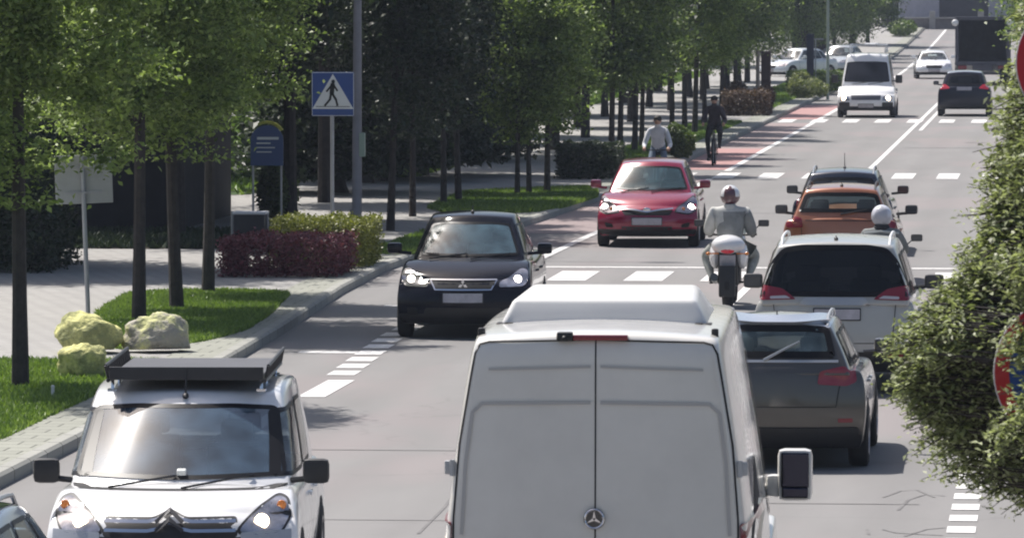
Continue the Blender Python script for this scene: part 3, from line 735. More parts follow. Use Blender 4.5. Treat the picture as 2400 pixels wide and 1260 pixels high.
# red hatchback -------------------------------------------------------
Lr = 4.28
sp = dict(L=Lr, W=1.79, H=1.54, deck=[(-Lr/2, 1.0), (0, .95), (.9, 1.02), (1.2, 1.0), (1.85, .87), (Lr/2, .74)], gh=(1.02, .35, -1.65, -2.0), wb=.79, wr=.57, bow=.2, sweep=.36,
    ws=(.16, .9), paint=('red_paint', (.25, .004, .035), .15, .25, .12), gl=glassmat('glass_red_car', (.50, .60, .64), .12, 1.8, (.20, .40, .46)),
    head=dict(pts=[(.50, .64), (.74, .60), (.86, .66), (.875, .80), (.80, .90), (.68, .80), (.54, .70)], rim=1, bulbs=[(.76, .70, .055)], dark=[(.64, .675, .03)], mat=pm('lamp_dark_chrome', (.30, .27, .30), .12, .8, 1)),
    panels=[('grille', [(-.40, .58), (.40, .58), (.46, .67), (-.46, .67)], 'F', GAP, dict(one=1, off=.008, r=.02)),
            ('bumper_intake', [(-.42, .27), (.42, .27), (.46, .38), (-.46, .38)], 'F', TRIM, dict(one=1)),
            ('fog_lamp', [(.60, .36), (.74, .36), (.76, .45), (.62, .42)], 'F', GAP, dict(off=.006))],
    plate_f=(0, .47), aerial=None, tail_pts=[(.55, .82), (.82, .82), (.80, 1.0), (.62, 1.0)], plate_r=(0, .6), zs=.19)
sp['mirmat'] = paint(*sp['paint'])
c3, sh = car('car', sp, *nose_at(-7.40, 106, Lr, 1.2), label='dark red hatchback driving towards us beside the crossing with both headlights on', cat='car')
m = MB(); sh.strip(m, [(-.46, .685), (-.2, .665), (0, .63), (.2, .665), (.46, .685)], 'F', .022, .025); m.build('grille_bar', CHROME, c3, True)
m = MB(); p0 = sh.hit(0, .665, 'F', .03)[0]; m.ell(p0, (.07, .01, .036), 16, 8); m.build('emblem', CHROME, c3, True)

# tall white panel van seen from behind -------------------------------
Ls = 5.9; B_ = -Ls / 2
sp = dict(L=Ls, W=2.02, H=2.63, deck=[(B_, .95), (1.6, .95), (2.2, 1.1), (2.6, 1.0), (Ls/2, .85)], gh=(2.1, 1.15, B_ + .10, B_ + .02), wb=1.015, wr=.79, gpow=1.5, solid=1, rbow=.05, bow=.2, rcr=.05, rarc=.03,
    ws=(.2, .75), rw=False, sw=[(.06, .22)], paint=('white_van_paint', (.70, .68, .64), 0, .35, .2), mirmat=TRIM, ms=1.0, mh=1, mz=.55, my=.25, mx=.2, side=[.94, .97, 1, 1, 1.0, 1.0], wr_=.34, ro=1.0, fo=.95,
    panels=[('rear_bumper', [(-.93, .35), (.93, .35), (.93, .55), (-.93, .55)], 'B', TRIM, dict(one=1, off=.04, skirt=.06))], plate_r=(0, .78))
van2, sh = car('panel_van', sp, (-2.84 - .10, 36.4 + Ls / 2, 0), R(1.6), label='tall white panel van seen from behind in the foreground with a round star badge', cat='van')
for o in list(van2.children):
    if o.name.startswith('wing_mirror'): 
        for q in list(o.children): bpy.data.objects.remove(q)
        bpy.data.objects.remove(o)
GREYL = pm('hinge_grey', (.40, .41, .42), .4, vary=.2)
g = MB()
dl = [(-.885, .60), (-.875, 1.45), (-.84, 1.9), (-.77, 2.32), (-.745, 2.46), (-.715, 2.515), (-.66, 2.53), (0, 2.548), (.66, 2.53), (.715, 2.515), (.745, 2.46), (.77, 2.32), (.84, 1.9), (.875, 1.45), (.885, .60)]
sh.strip(g, dl, 'B', .011, .004, .05); sh.strip(g, [(0, .6), (0, 2.545)], 'B', .009, .004)
for s_ in (1, -1): sh.strip(g, [(s_ * .955, .7), (s_ * .955, 1.45), (s_ * .915, 1.9), (s_ * .85, 2.3), (s_ * .815, 2.5)], 'B', .008, .004)
g.build('door_gap', GAP, van2)
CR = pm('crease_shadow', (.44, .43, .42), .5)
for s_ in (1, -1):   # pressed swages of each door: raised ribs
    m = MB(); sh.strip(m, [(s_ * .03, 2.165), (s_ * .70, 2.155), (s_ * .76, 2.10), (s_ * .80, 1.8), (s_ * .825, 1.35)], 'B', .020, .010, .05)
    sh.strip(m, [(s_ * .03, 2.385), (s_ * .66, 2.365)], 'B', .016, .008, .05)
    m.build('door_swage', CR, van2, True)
    sh.panel('tail_light', [(s_ * .90, .95), (s_ * .985, .95), (s_ * .97, 1.42), (s_ * .885, 1.43)], 'B', REDL, van2, off=.02, r=.03, step=.06, skirt=.04)
    m = MB(); p = sh.hit(s_ * .875, 1.755, 'B', .012)[0]; m.box(p, (.10, .04, .085), None, .012); m.tube([p + Vector((0, -.02, -.05)), p + Vector((0, -.02, .05))], .018, 8)
    m.box(p + Vector((-s_ * .05, -.005, 0)), (.07, .03, .05), None, .01); m.build('door_hinge', GREYL, van2, True)
    m = MB(); p = sh.hit(s_ * .72, 2.565, 'B', .01)[0]; m.box(p, (.045, .05, .06), None, .012); m.build('gutter_cap', TRIM, van2, True)
m = MB()
p = sh.hit(.02, 2.535, 'B', .0)[0]; m.box((.03, p.y - .005, 2.563), (.34, .07, .034), None, .01); m.build('brake_light', REDL, van2, True)
m = MB(); p = Vector((-.19, p.y - .01, 2.57)); m.box(p, (.10, .09, .055), None, .014); m.ell(p + Vector((0, -.05, -.01)), (.018, .02, .018), 10, 6); m.build('reversing_camera', TRIM, van2, True)
# round badge with a three pointed star
m = MB(); p = sh.hit(-.005, 1.455, 'B', .01)[0]; m.lathe([(0, .012), (.060, .012), (.066, .004), (.066, 0)], 32, XR(90), p); em = m.build('emblem', pm('badge_black', (.02, .02, .022), .25, 0, 1), van2, True)
m = MB()
for a in (90, 210, 330):
    t = Vector((math.cos(R(a)), math.sin(R(a)))); q = Vector((-t.y, t.x)); P4 = [t * .052, q * .009 + t * .006, -q * .009 + t * .006]
    m.prism([(p.x + v_.x, p.z + v_.y) for v_ in P4], p.y - .022, p.y - .010)
m.lathe([(.052, .015), (.058, .02), (.063, .015), (.058, .01)], 32, XR(90), p); m.build('star', CHROME, em, False)
# roof unit: a low bevelled fairing
zt = 2.60; y0, y1 = B_ + 1.15, B_ + 2.9
U_ = [(-.66, y0, zt - .03), (.66, y0, zt - .03), (.66, y1, zt - .03), (-.66, y1, zt - .03), (-.575, y0 + .07, zt + .145), (.575, y0 + .07, zt + .145), (.54, y1 - .3, zt + .165), (-.54, y1 - .3, zt + .165)]
bm = bmesh.new(); vs = [bm.verts.new(v_) for v_ in U_]
for f in [(0, 1, 2, 3), (4, 7, 6, 5), (0, 4, 5, 1), (1, 5, 6, 2), (2, 6, 7, 3), (3, 7, 4, 0)]: bm.faces.new([vs[i] for i in f])
bmesh.ops.bevel(bm, geom=list(bm.edges), offset=.035, segments=4, affect='EDGES', profile=.5); bmesh.ops.recalc_face_normals(bm, faces=bm.faces)
me = bpy.data.meshes.new('roof_fairing'); bm.to_mesh(me); bm.free(); me.materials.append(pm('fairing_white', (.70, .69, .68), .4, 0, .3, vary=.04)); me.polygons.foreach_set('use_smooth', [True] * len(me.polygons))
me.set_sharp_from_angle(angle=R(60)) if hasattr(me, 'set_sharp_from_angle') else None
o = bpy.data.objects.new('roof_fairing', me); COL.objects.link(o); o.parent = van2
m = MB(); m.box((0, y0 + .05, zt - .022), (1.36, .16, .03), None, .008)
for k in range(5): m.box((lerp(-.6, .6, k / 4), y0 - .03, zt - .012), (.05, .06, .02), None, .004)
m.build('fairing_seal', TRIM, o)
# big wing mirrors on arms
for s_ in (1, -1):
    m = MB(); my = 1.62; mx = s_ * (1.15 if s_ > 0 else 1.03); mz = 1.36
    m.box((mx, my, mz), (.24, .15, .36), None, .05); m.box((s_ * 1.02, my + .02, mz - .08), (.14, .10, .16), None, .04); m.tube([(s_ * .90, my + .05, mz - .12), (mx, my + .02, mz - .1)], .05, 8)
    mo = m.build('wing_mirror', [paint('white_van_paint', (.70, .68, .64))], van2, True)
    m = MB(); m.box((mx, my - .078, mz + .035), (.19, .012, .24), None, .01); m.box((mx, my - .078, mz - .12), (.18, .012, .07), None, .01); m.build('mirror_glass', pm('mirror_dark', (.05, .05, .07), .05, 1), mo)

# dark grey hatchback behind the panel van ----------------------------
Lg = 4.1
sp = dict(L=Lg, W=1.78, H=1.48, deck=[(-Lg/2, 1.02), (0, .97), (.9, 1.0), (1.7, .85), (Lg/2, .74)], gh=(.95, .25, -1.72, -2.0), wb=.78, wr=.56, paint=('graphite_paint', (.082, .074, .066), .5, .3, .2), rails=SILVERP,
    roofmat=pm('roof_silver', (.52, .55, .60), .25, .6, 1), rw=[(-.60, 1.09), (.60, 1.09), (.52, 1.38), (.3, 1.395), (-.3, 1.395), (-.52, 1.38)], gl=glassmat('glass_grey_car', (.62, .70, .72), .34, 1.5, (.22, .30, .32)), rwiper=((-.10, 1.06), (.24, 1.24)), rwmat=SILVERP,
    tail_pts=[(.42, .84), (.70, .82), (.80, .86), (.78, .98), (.66, 1.01), (.44, .96)], tailmat=pm('red_lamp_dull', (.22, .015, .03), .3, 0, .6), aerial=(0, -1.35, .07), mx=.10,
    panels=[('rear_bumper', [(-.80, .24), (.80, .24), (.82, .42), (-.82, .42)], 'B', TRIM, dict(one=1, off=.02)), ('reflector', [(.62, .47), (.76, .47), (.76, .51), (.62, .51)], 'B', REDL, dict(off=.012, r=.01)),
            ('window_trim', [(-.62, 1.045), (.62, 1.045), (.62, 1.068), (-.62, 1.068)], 'B', SILVERP, dict(one=1, off=.012, r=.005)),
            ('roof_spoiler', [(-.52, 1.405), (.52, 1.405), (.50, 1.445), (-.50, 1.445)], 'B', pm('roof_silver', (.5, .5, .5)), dict(one=1, off=.05, r=.01, skirt=.08))],
    gaps=[('B', [(-.66, .96), (-.60, .62), (.60, .62), (.66, .96)], .009)], handle=SILVERP)
c4, sh = car('car', sp, (-2.80, 57.8 + Lg / 2, 0), 0, label='dark grey hatchback with silver roof and lit red tail lamp between panel van and bush', cat='car')

# white off-roader ----------------------------------------------------
Lw = 4.6
sp = dict(L=Lw, W=1.88, H=1.80, deck=[(-Lw/2, 1.12), (0, 1.05), (1.0, 1.12), (1.9, 1.0), (Lw/2, .85)], gh=(1.0, .25, -2.02, -2.24), wb=.90, wr=.69, gpow=1.6, paint=('white_paint_b', (.38, .378, .36), 0, .3, .2), rails=pm('rail_white', (.75, .75, .76), .3),
    rw=[(-.86, 1.13), (.86, 1.13), (.84, 1.24), (.72, 1.54), (.60, 1.68), (.38, 1.715), (-.38, 1.715), (-.60, 1.68), (-.72, 1.54), (-.84, 1.24)], rgl=G_DARK, gl=G_DARK, sgl=G_DARK, mirmat=TRIM, zs=.25, wr_=.34, mx=.14, ms=1.15, mz=.10,
    tail_pts=[(.44, 1.10), (.84, 1.085), (.885, 1.14), (.885, 1.27), (.60, 1.22)], tail_clear=[(.50, 1.108), (.74, 1.10), (.74, 1.13), (.56, 1.14)], plate_r=(.03, .93), aerial=(0, -1.75, .05), tail=[.16, .03, 0, .03, .05, .08],
    panels=[('tailgate_trim', [(-.42, 1.03), (.42, 1.03), (.34, 1.12), (-.34, 1.12)], 'B', pm('satin_silver', (.42, .42, .43), .35, .6), dict(one=1, off=.03, skirt=.05)),
            ('rear_bumper', [(-.90, .27), (.90, .27), (.90, .55), (.5, .50), (-.5, .50), (-.90, .55)], 'B', TRIM, dict(one=1, off=.02)),
            ('reflector', [(.60, .44), (.78, .44), (.78, .48), (.60, .48)], 'B', REDL, dict(off=.03, r=.01))],
    gaps=[('B', [(-.70, 1.04), (-.66, .60), (.66, .60), (.70, 1.04)], .009)], crown=.04)
c5, sh = car('car', sp, (-2.62, 68.4 + Lw / 2, 0), 0, label='white off-roader with black tinted rear window ahead of the grey hatchback', cat='car')

# orange crossover ----------------------------------------------------
Lo = 4.1
sp = dict(L=Lo, W=1.80, H=1.60, deck=[(-Lo/2, 1.10), (0, 1.02), (.9, 1.05), (1.7, .92), (Lo/2, .8)], gh=(.9, .2, -1.7, -1.98), wb=.80, wr=.58, paint=('orange_paint', (.34, .125, .06), .25, .28, .15), rails=TRIM,
    rw=[(-.66, 1.17), (.66, 1.17), (.56, 1.45), (.35, 1.475), (-.35, 1.475), (-.56, 1.45)], gl=glassmat('glass_orange_car', (.60, .70, .70), .10, 1.5, (.4, .45, .45)), rwiper=((0, 1.14), (.4, 1.21)), mirmat=TRIM, mx=.13, zs=.24,
    tail_pts=[(.58, .94), (.84, .93), (.86, 1.08), (.80, 1.15), (.60, 1.08)], plate_r=(0, .78), aerial=(0, -1.45, .06),
    panels=[('rear_bumper', [(-.86, .25), (.86, .25), (.86, .52), (-.86, .52)], 'B', TRIM, dict(one=1, off=.02))],
    gaps=[('B', [(-.62, 1.1), (-.58, .62), (.58, .62), (.62, 1.1)], .009), ('B', [(-.55, 1.05), (.55, 1.05)], .012)])
c6, sh = car('car', sp, (-3.44, 92.2 + Lo / 2, 0), 0, label='orange crossover with black door mirrors and roof rails seen over the white off-roader', cat='car')

# dark car ahead of it --------------------------------------------------
Lk = 4.2
sp = dict(L=Lk, W=1.76, H=1.50, deck=[(-Lk/2, 1.02), (0, .95), (.9, .98), (1.7, .85), (Lk/2, .75)], gh=(.9, .2, -1.7, -2.0), wb=.78, wr=.58, paint=('dark_blue_paint', (.02, .024, .04), .3, .25, .12), rails=SILVERP,
    gl=G_CLEAR, mirmat=TRIM, mx=.10, tail_pts=[(.55, .85), (.80, .84), (.78, 1.02), (.60, 1.0)], plate_r=(0, .75), aerial=(0, -.9, .26))
c7, sh = car('car', sp, (-3.82, 103.2 + Lk / 2, 0), 0, label='dark estate with silver roof rails and upright aerial directly ahead of the orange crossover', cat='car')

# far traffic -----------------------------------------------------------
Lf = 4.6
sp = dict(coat=.3, L=Lf, W=1.85, H=1.62, deck=[(-Lf/2, 1.06), (0, 1.0), (1.0, 1.05), (1.8, .95), (Lf/2, .8)], gh=(.95, .2, -1.85, -2.2), wb=.83, wr=.62, paint=('black_suv_paint', (.016, .018, .032), .2, .25, .1), zs=.25,
    gl=G_DARK, rgl=G_DARK, mx=.12, tail_pts=[(.50, .98), (.84, .94), (.86, 1.14), (.64, 1.12)], tailmat=REDLIT, plate_r=(0, .97), roofmat=pm('roof_sheen', (.25, .27, .32), .2, .6, 1), rw=(.25, .88, .85))
car('car', sp, (-3.50, 209.7 + Lf / 2, 0), 0, label='black estate car far up the road following the lorry', cat='car')
Lt = 4.9
sp = dict(L=Lt, W=1.97, H=2.24, deck=[(-Lt/2, 1.0), (1.0, 1.0), (1.6, 1.14), (2.1, 1.0), (Lt/2, .86)], gh=(1.62, 1.05, -2.35, -2.42), wb=.92, wr=.74, solid=1, paint=WHITE, ws=(.18, .80), sw=[(.06, .25)], rw=False, mirmat=TRIM, mz=.25, my=.2, mx=.13, ms=1.2, mh=1.6, sweep=.25,
    head=dict(pts=[(.56, .60), (.88, .58), (.90, .76), (.60, .74)], bulbs=[(.76, .67, .085)], bm=BULBY), plate_f=(0, .42), zs=.25, fo=.85, side=[.94, .97, 1, 1, 1, .98], gl=glassmat('glass_minibus', (.25, .27, .32), .12, 1.4, (.3, .3, .36)),
    panels=[('grille', [(-.50, .62), (.50, .62), (.52, .78), (-.52, .78)], 'F', pm('grille_grey', (.10, .10, .12), .5), dict(one=1)), ('bumper_corner', [(.56, .28), (.93, .28), (.93, .54), (.56, .54)], 'F', TRIM, dict(off=.01)), ('bumper_intake', [(-.45, .26), (.45, .26), (.45, .35), (-.45, .35)], 'F', TRIM, dict(one=1, off=.008))])
v3, sh = car('van', sp, (-6.86, 207.2 + Lt / 2, 0), R(180), label='white van with a ladder rack coming towards us far up the road', cat='van')
m = MB(); zt = 2.24
for y_ in (.9, -.6, -1.9):
    m.tube([(-.62, y_, zt), (-.62, y_, zt + .26), (.62, y_, zt + .26), (.62, y_, zt)], .028, 6)
for x_ in (-.62, .62): m.tube([(x_, .9, zt + .26), (x_, -1.9, zt + .26)], .025, 6)
for x_ in (-.3, .1): m.tube([(x_, 1.0, zt + .29), (x_, -2.0, zt + .29)], .03, 6)
for k in range(9): m.tube([(-.3, 1 - k * .36, zt + .29), (.1, 1 - k * .36, zt + .29)], .02, 5)
m.build('roof_rack', pm('rack_grey', (.5, .52, .54), .4, .3), v3)
Lc = 4.4
def plain(name, X, Y, rz, col, lab, H=1.42, lit=False, wh=None, grp=None, pn=None):
    sp = dict(L=Lc, W=1.75, H=H, deck=[(-Lc/2, .98), (-1.5, 1.0), (0, .93), (1.0, .98), (1.8, .84), (Lc/2, .72)], gh=(.98, .35, -1.1, -1.7), wb=.77, wr=.56, paint=(pn, col, 0, .3, .1), gl=G_CLEAR,
        head=dict(pts=[(.48, .62), (.80, .60), (.84, .74), (.60, .74)], bulbs=[(.7, .67, .04)], lit=lit), plate_f=(0, .42), plate_r=(0, .6), tail_pts=[(.5, .8), (.82, .8), (.8, .95), (.56, .94)],
        panels=[('grille', [(-.36, .52), (.36, .52), (.40, .66), (-.40, .66)], 'F', GAP, dict(one=1))])
    return car(name, sp, (X, Y, gz(Y)), R(rz), label=lab, cat='car', group=grp)
plain('car', -6.40, 289.5 + 2.2, 183, (.80, .80, .81), 'white saloon far up the road about to pass the lorry', 1.38, pn='white_paint')
plain('parked_car', -12.95, 291, 142, (.62, .65, .68), 'silver-white car parked askew behind the low hedges beside the blue signpost', 1.5, pn='silver_paint')
plain('parked_car', -11.3, 304, 165, (.42, .45, .48), 'grey car parked half hidden behind the far white van', 1.5, pn='grey_paint')
# car cut off by the lower left corner of the view
sp = dict(L=4.3, W=1.76, H=1.37, deck=[(-2.15, 1.0), (0, .95), (.95, 1.0), (1.8, .85), (2.15, .73)], gh=(.95, .25, -1.4, -1.9), wb=.78, wr=.58, paint=('pale_blue_paint', (.28, .33, .42), .4, .28, .12), gl=glassmat('glass_corner_car', (.4, .46, .5), .16, 1.6), rails=SILVERP,
    roofmat=pm('glass_roof', (.04, .07, .13), .12, .3, 1), head=dict(pts=[(.48, .62), (.80, .60), (.84, .76), (.60, .74)], bulbs=[(.7, .68, .05)]), plate_f=(0, .42))
car('car', sp, (-7.42, 35.6 + 2.15, 0), R(181), label='pale blue car with dark glass roof just entering the lower left corner', cat='car')

# lorry seen from behind --------------------------------------------------
t = empty('lorry', (-3.72, 272, 0), 0, label='tall lorry with a dark open-backed body far up the right lane', cat='lorry')
DK = pm('lorry_dark', (.06, .06, .085), .7, vary=.3); DK2 = pm('lorry_frame', (.07, .07, .09), .55, vary=.3)
m = MB(); b0, b1, top = 1.0, 0, 3.05
m.box((0, 3.5, 1.02), (2.45, 7, .12)); m.box((-1.19, 3.5, 2.0), (.06, 7, 1.9)); m.box((1.19, 3.5, 2.0), (.06, 7, 1.9)); m.box((0, 6.97, 2.0), (2.32, .06, 1.9)); m.box((0, 3.5, 3.0), (2.45, 7, .06))
m.build('cargo_body', DK, t)
m = MB()
for s_ in (1, -1): m.box((s_ * 1.16, -.03, 2.0), (.16, .08, 2.1), None, .02)
m.box((0, -.03, 3.04), (2.5, .1, .16), None, .02); m.box((0, -.03, 1.0), (2.5, .1, .18), None, .02); m.build('rear_frame', DK2, t)
for s_ in (1, -1):
    m = MB(); m.ell((s_ * 1.24, -.12, 2.84), (.16, .10, .15), 14, 8); m.tube([(s_ * 1.16, 0, 2.84), (s_ * 1.24, -.1, 2.84)], .04, 6); m.build('corner_lamp', pm('white_plastic', (.8, .8, .8), .3), t, True)
    m = MB(); m.box((s_ * .9, -.1, .82), (.4, .08, .16), None, .02); m.build('tail_light', REDL, t)
    for y_ in (1.3, 2.5):
        wheel(t, s_ * 1.02, y_, .48, .5, DK2, 6)
    wheel(t, s_ * 1.05, 7.9, .48, .3, DK2, 6)
m = MB(); m.box((0, -.05, .55), (2.2, .1, .12), None, .02); m.box((0, 3.5, .8), (.9, 7.4, .25)); m.build('chassis', DK2, t)
m = MB(); m.box((0, 8.1, 1.75), (2.4, 1.9, 2.5), None, .15); m.build('cab', pm('lorry_cab', (.5, .5, .52), .35, 0, .6), t, True)
m = MB(); m.box((0, -.06, .62), (.52, .02, .12)); m.build('number_plate', PLATE, t)
# ---------------------------------------------------------------- foliage
def leafverts(C, size, rng, aspect=.55, up=.5, down=0):
    n = len(C); N_ = rng.normal(0, 1, (n, 3)); N_[:, 2] = np.abs(N_[:, 2]) + up; N_ /= np.linalg.norm(N_, axis=1)[:, None]
    A = rng.normal(0, 1, (n, 3)); A -= (A * N_).sum(1)[:, None] * N_; A /= np.linalg.norm(A, axis=1)[:, None]; A[:, 2] -= down; B = np.cross(N_, A)
    L = (size * rng.uniform(.6, 1.35, n))[:, None]; Wd = L * aspect
    V = np.empty((n, 4, 3)); V[:, 0] = C - A * L / 2; V[:, 1] = C + B * Wd / 2 + N_ * L * .08 - A * L * .05; V[:, 2] = C + A * L / 2 - N_ * L * .12; V[:, 3] = C - B * Wd / 2 + N_ * L * .08 - A * L * .05
    return V.reshape(-1, 3)
def crown_pts(rng, c, r, nclump, per, cr, hollow=.35, lump=.25, cone=False):
    """leaf positions in clumps spread through an uneven ellipsoid"""
    c = np.array(c); r = np.array(r); out = []
    ph = rng.uniform(0, 6.28, 6)
    while len(out) < nclump:
        d = rng.normal(0, 1, 3); d /= np.linalg.norm(d); q = hollow + (1 - hollow) * rng.uniform(0, 1) ** .5
        if cone:
            t_ = rng.uniform() ** 1.25; a_ = rng.uniform(0, 6.28); q_ = (1.02 - .8 * t_) * rng.uniform(.45, 1) * (1 + .12 * math.sin(5 * a_ + 9 * t_)); out.append(c + np.array([r[0] * q_ * math.cos(a_), r[1] * q_ * math.sin(a_), r[2] * (2 * t_ - 1)])); continue
        k = 1 + lump * (math.sin(3 * d[0] + ph[0]) * math.sin(4 * d[2] + ph[1]) + .6 * math.sin(6 * d[1] + ph[2]) * math.sin(5 * d[0] + ph[3]))
        out.append(c + d * r * q * k)
    out = np.array(out); K = np.repeat(out, per, axis=0); s = np.repeat(rng.uniform(.55, 1.3, len(out)), per)[:, None]
    return out, K + rng.normal(0, 1, K.shape) * cr * s * np.array([1, 1, .62])
BARK = pm('bark', (.045, .038, .035), .9, vary=.35, vscale=8, bump=.6, bscale=25)
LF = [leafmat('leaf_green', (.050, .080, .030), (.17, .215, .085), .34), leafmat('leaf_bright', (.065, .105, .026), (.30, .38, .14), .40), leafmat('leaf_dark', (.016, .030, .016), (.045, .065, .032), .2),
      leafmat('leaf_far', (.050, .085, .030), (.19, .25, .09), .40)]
def tree(name, seed, h0, hc, r, n, size, mat, tr=.08, nclump=90, lump=.25, cr=.28, hollow=.3, cone=False):
    """tree with its foot at the origin: trunk and limbs, crown of leaves from height h0 up"""
    rng = np.random.default_rng(seed); root = empty(name)
    c = (rng.normal(0, .1), rng.normal(0, .1), hc)
    cl, P = crown_pts(rng, c, r, nclump, max(1, n // nclump), cr, hollow, lump, cone)
    P = P[P[:, 2] > h0]
    crown = npmesh('crown', leafverts(P, size, rng), 4, mat, root)
    m = MB(); tx, ty = rng.normal(0, .04, 2)
    pth = [(0, 0, -.05), (tx * .5, ty * .5, h0 * .5), (tx, ty, h0 + .2), (tx * 1.5 + c[0] * .5, ty * 1.5, hc), (c[0], c[1], hc + r[2] * .6)]
    m.tube(pth, [tr * 1.25, tr, tr * .9, tr * .55, tr * .15], 9)
    for k in range(11):
        q = cl[rng.integers(len(cl))]; b0 = np.array([tx, ty, 0]) + np.array([0, 0, lerp(h0 + .15, hc + .3 * r[2], rng.uniform() ** 1.3)])
        if q[2] < b0[2]: b0[2] = max(h0 + .05, q[2] - .4)
        mid = (b0 + q) / 2 + np.array([0, 0, .12]); m.tube([tuple(b0), tuple(mid), tuple(q)], [tr * .26, tr * .16, tr * .05], 5)
    m.build('trunk', BARK, root, True)
    return root
_protos = {}
def plant(kind, px=None, XY=None, sc=1.0, rz=0, label='', group=None, cat='tree', z=.12, nm=None):
    loc = gp(px[0], px[1], z) if px else Vector((XY[0], XY[1], z)); loc.z = z + gz(loc.y)
    if kind not in _protos: _protos[kind] = PROTO[kind](); o = _protos[kind]
    else: o = copy_tree(_protos[kind])
    o.location = loc; o.rotation_euler = (0, 0, rz); o.scale = (sc, sc, sc) if not isinstance(sc, tuple) else sc
    tag(o, label, cat, group); return o
PROTO = {
 'sA': lambda: tree('street_tree', 11, 2.05, 4.75, (1.65, 1.6, 3.0), 44000, .088, LF[1], .085, 190, .34, .20),
 'sB': lambda: tree('street_tree', 12, 2.1, 4.8, (1.55, 1.55, 3.0), 42000, .088, LF[1], .085, 185, .34, .20),
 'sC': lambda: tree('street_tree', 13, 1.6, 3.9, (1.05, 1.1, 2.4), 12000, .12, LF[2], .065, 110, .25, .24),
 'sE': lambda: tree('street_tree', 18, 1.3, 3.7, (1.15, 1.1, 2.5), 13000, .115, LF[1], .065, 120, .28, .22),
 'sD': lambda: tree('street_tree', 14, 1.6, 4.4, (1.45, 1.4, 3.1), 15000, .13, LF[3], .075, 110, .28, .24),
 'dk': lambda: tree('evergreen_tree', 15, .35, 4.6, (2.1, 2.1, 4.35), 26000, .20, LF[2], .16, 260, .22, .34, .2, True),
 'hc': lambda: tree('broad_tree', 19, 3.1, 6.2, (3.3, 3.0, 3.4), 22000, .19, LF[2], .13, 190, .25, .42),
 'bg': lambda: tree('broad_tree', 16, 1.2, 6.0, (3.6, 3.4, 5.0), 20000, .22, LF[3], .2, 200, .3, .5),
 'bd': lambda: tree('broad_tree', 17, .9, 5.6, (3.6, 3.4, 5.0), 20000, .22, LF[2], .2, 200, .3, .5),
}
G1 = 'young street trees in the roadside row'
row = [('sA', (48, 910), 1.0, 'street tree nearest to us, in the front lawn left of the yellow-green rocks'),
       ('sB', (325, 755), 1.0, 'street tree in the lawn directly behind the right-hand painted rock'),
       ('sA', (415, 728), 1.02, 'street tree in the middle of the kerbside lawn, second trunk right of the blank sign'),
       ('sB', (488, 690), (.98, .98, 1), 'street tree whose trunk touches the left end of the purple hedge'),
       ('sC', (915, 540), 1.05, 'thin street tree just right of the tall lamp pole'),
       ('sC', (967, 507), .95, 'thin dark street tree above the left edge of the black saloon'),
       ('sC', (1040, 480), .95, 'thin dark street tree behind the roof middle of the black saloon'),
       ('sC', (1075, 474), 1.0, 'thin dark street tree behind the roof right half of the black saloon'),
       ('sE', (1212, 460), .85, 'slim street tree, leftmost of the three at the lit crown left of the red car'),
       ('sE', (1240, 458), .85, 'slim street tree, middle one of the three left of the red car'),
       ('sE', (1282, 454), 1.0, 'sunlit street tree, rightmost of the three left of the red car'),
       ('sD', (1432, 398), 1.0, 'street tree rising behind the left end of the dark box hedge'),
       ('sD', (1452, 372), 1.0, 'street tree behind the right end of the dark box hedge'),
       ('sD', (1487, 356), 1.0, 'street tree left of the white-shirted cyclist'),
       ('sD', (1503, 347), .9, 'street tree close behind the white-shirted cyclist on the left'),
       ('sD', (1575, 300), 1.0, 'street tree above and right of the white-shirted cyclist, first of the bare trunk trio'),
       ('sD', (1605, 305), 1.05, 'street tree in the middle of the bare trunk trio between the cyclists'),
       ('sA', (1628, 315), .95, 'street tree closest to the dark-clothed cyclist on the left'),
       ('sD', (1652, 292), 1.0, 'street tree right behind the dark-clothed cyclist'),
       ('sD', (1690, 262), 1.0, 'street tree right of the dark-clothed cyclist at the maroon hedge'),
       ('sD', (1722, 240), 1.05, 'street tree behind the maroon and brown hedge')]
rr = random.Random(4)
for k, (kd, px, sc, lb) in enumerate(row): plant(kd, px, None, sc, rr.uniform(0, 6.28), lb, G1)
plant('hc', None, (-15.9, 136), 1.0, 1, 'high-crowned dark tree added to shade the path bands behind the black saloon', 'big trees behind the pavement'); plant('hc', None, (-16.6, 150), 1.05, 2, 'high-crowned dark tree added for shade left behind the box hedge', 'big trees behind the pavement')  # both added to shade the pale paving
for k, (X, Y, lb) in enumerate([(-13.9, 163, 'tall thin-trunked tree added to shade the pavement behind the box hedge'), (-14.1, 176, 'tall thin-trunked tree added to shade the pavement left of the pale-shirted cyclist'), (-14.2, 196, 'tall thin-trunked tree added to shade the pavement beyond the pale-shirted cyclist'), (-14.0, 213, 'tall thin-trunked tree added to shade the pavement behind the bare trunk trio'),
       (-14.0, 232, 'tall thin-trunked tree added to shade the pavement by the dark-clothed cyclist'), (-14.2, 252, 'tall thin-trunked tree added to shade the pavement behind the maroon hedge'), (-14.4, 272, 'tall thin-trunked tree added to shade the pavement near the brown post')]):
    plant('hc', None, (X, Y), .9, k, lb, 'high-crowned trees added to shade the pavement')  # row added to cast shade on the pavement
G4 = 'second row of trees along the pavement'
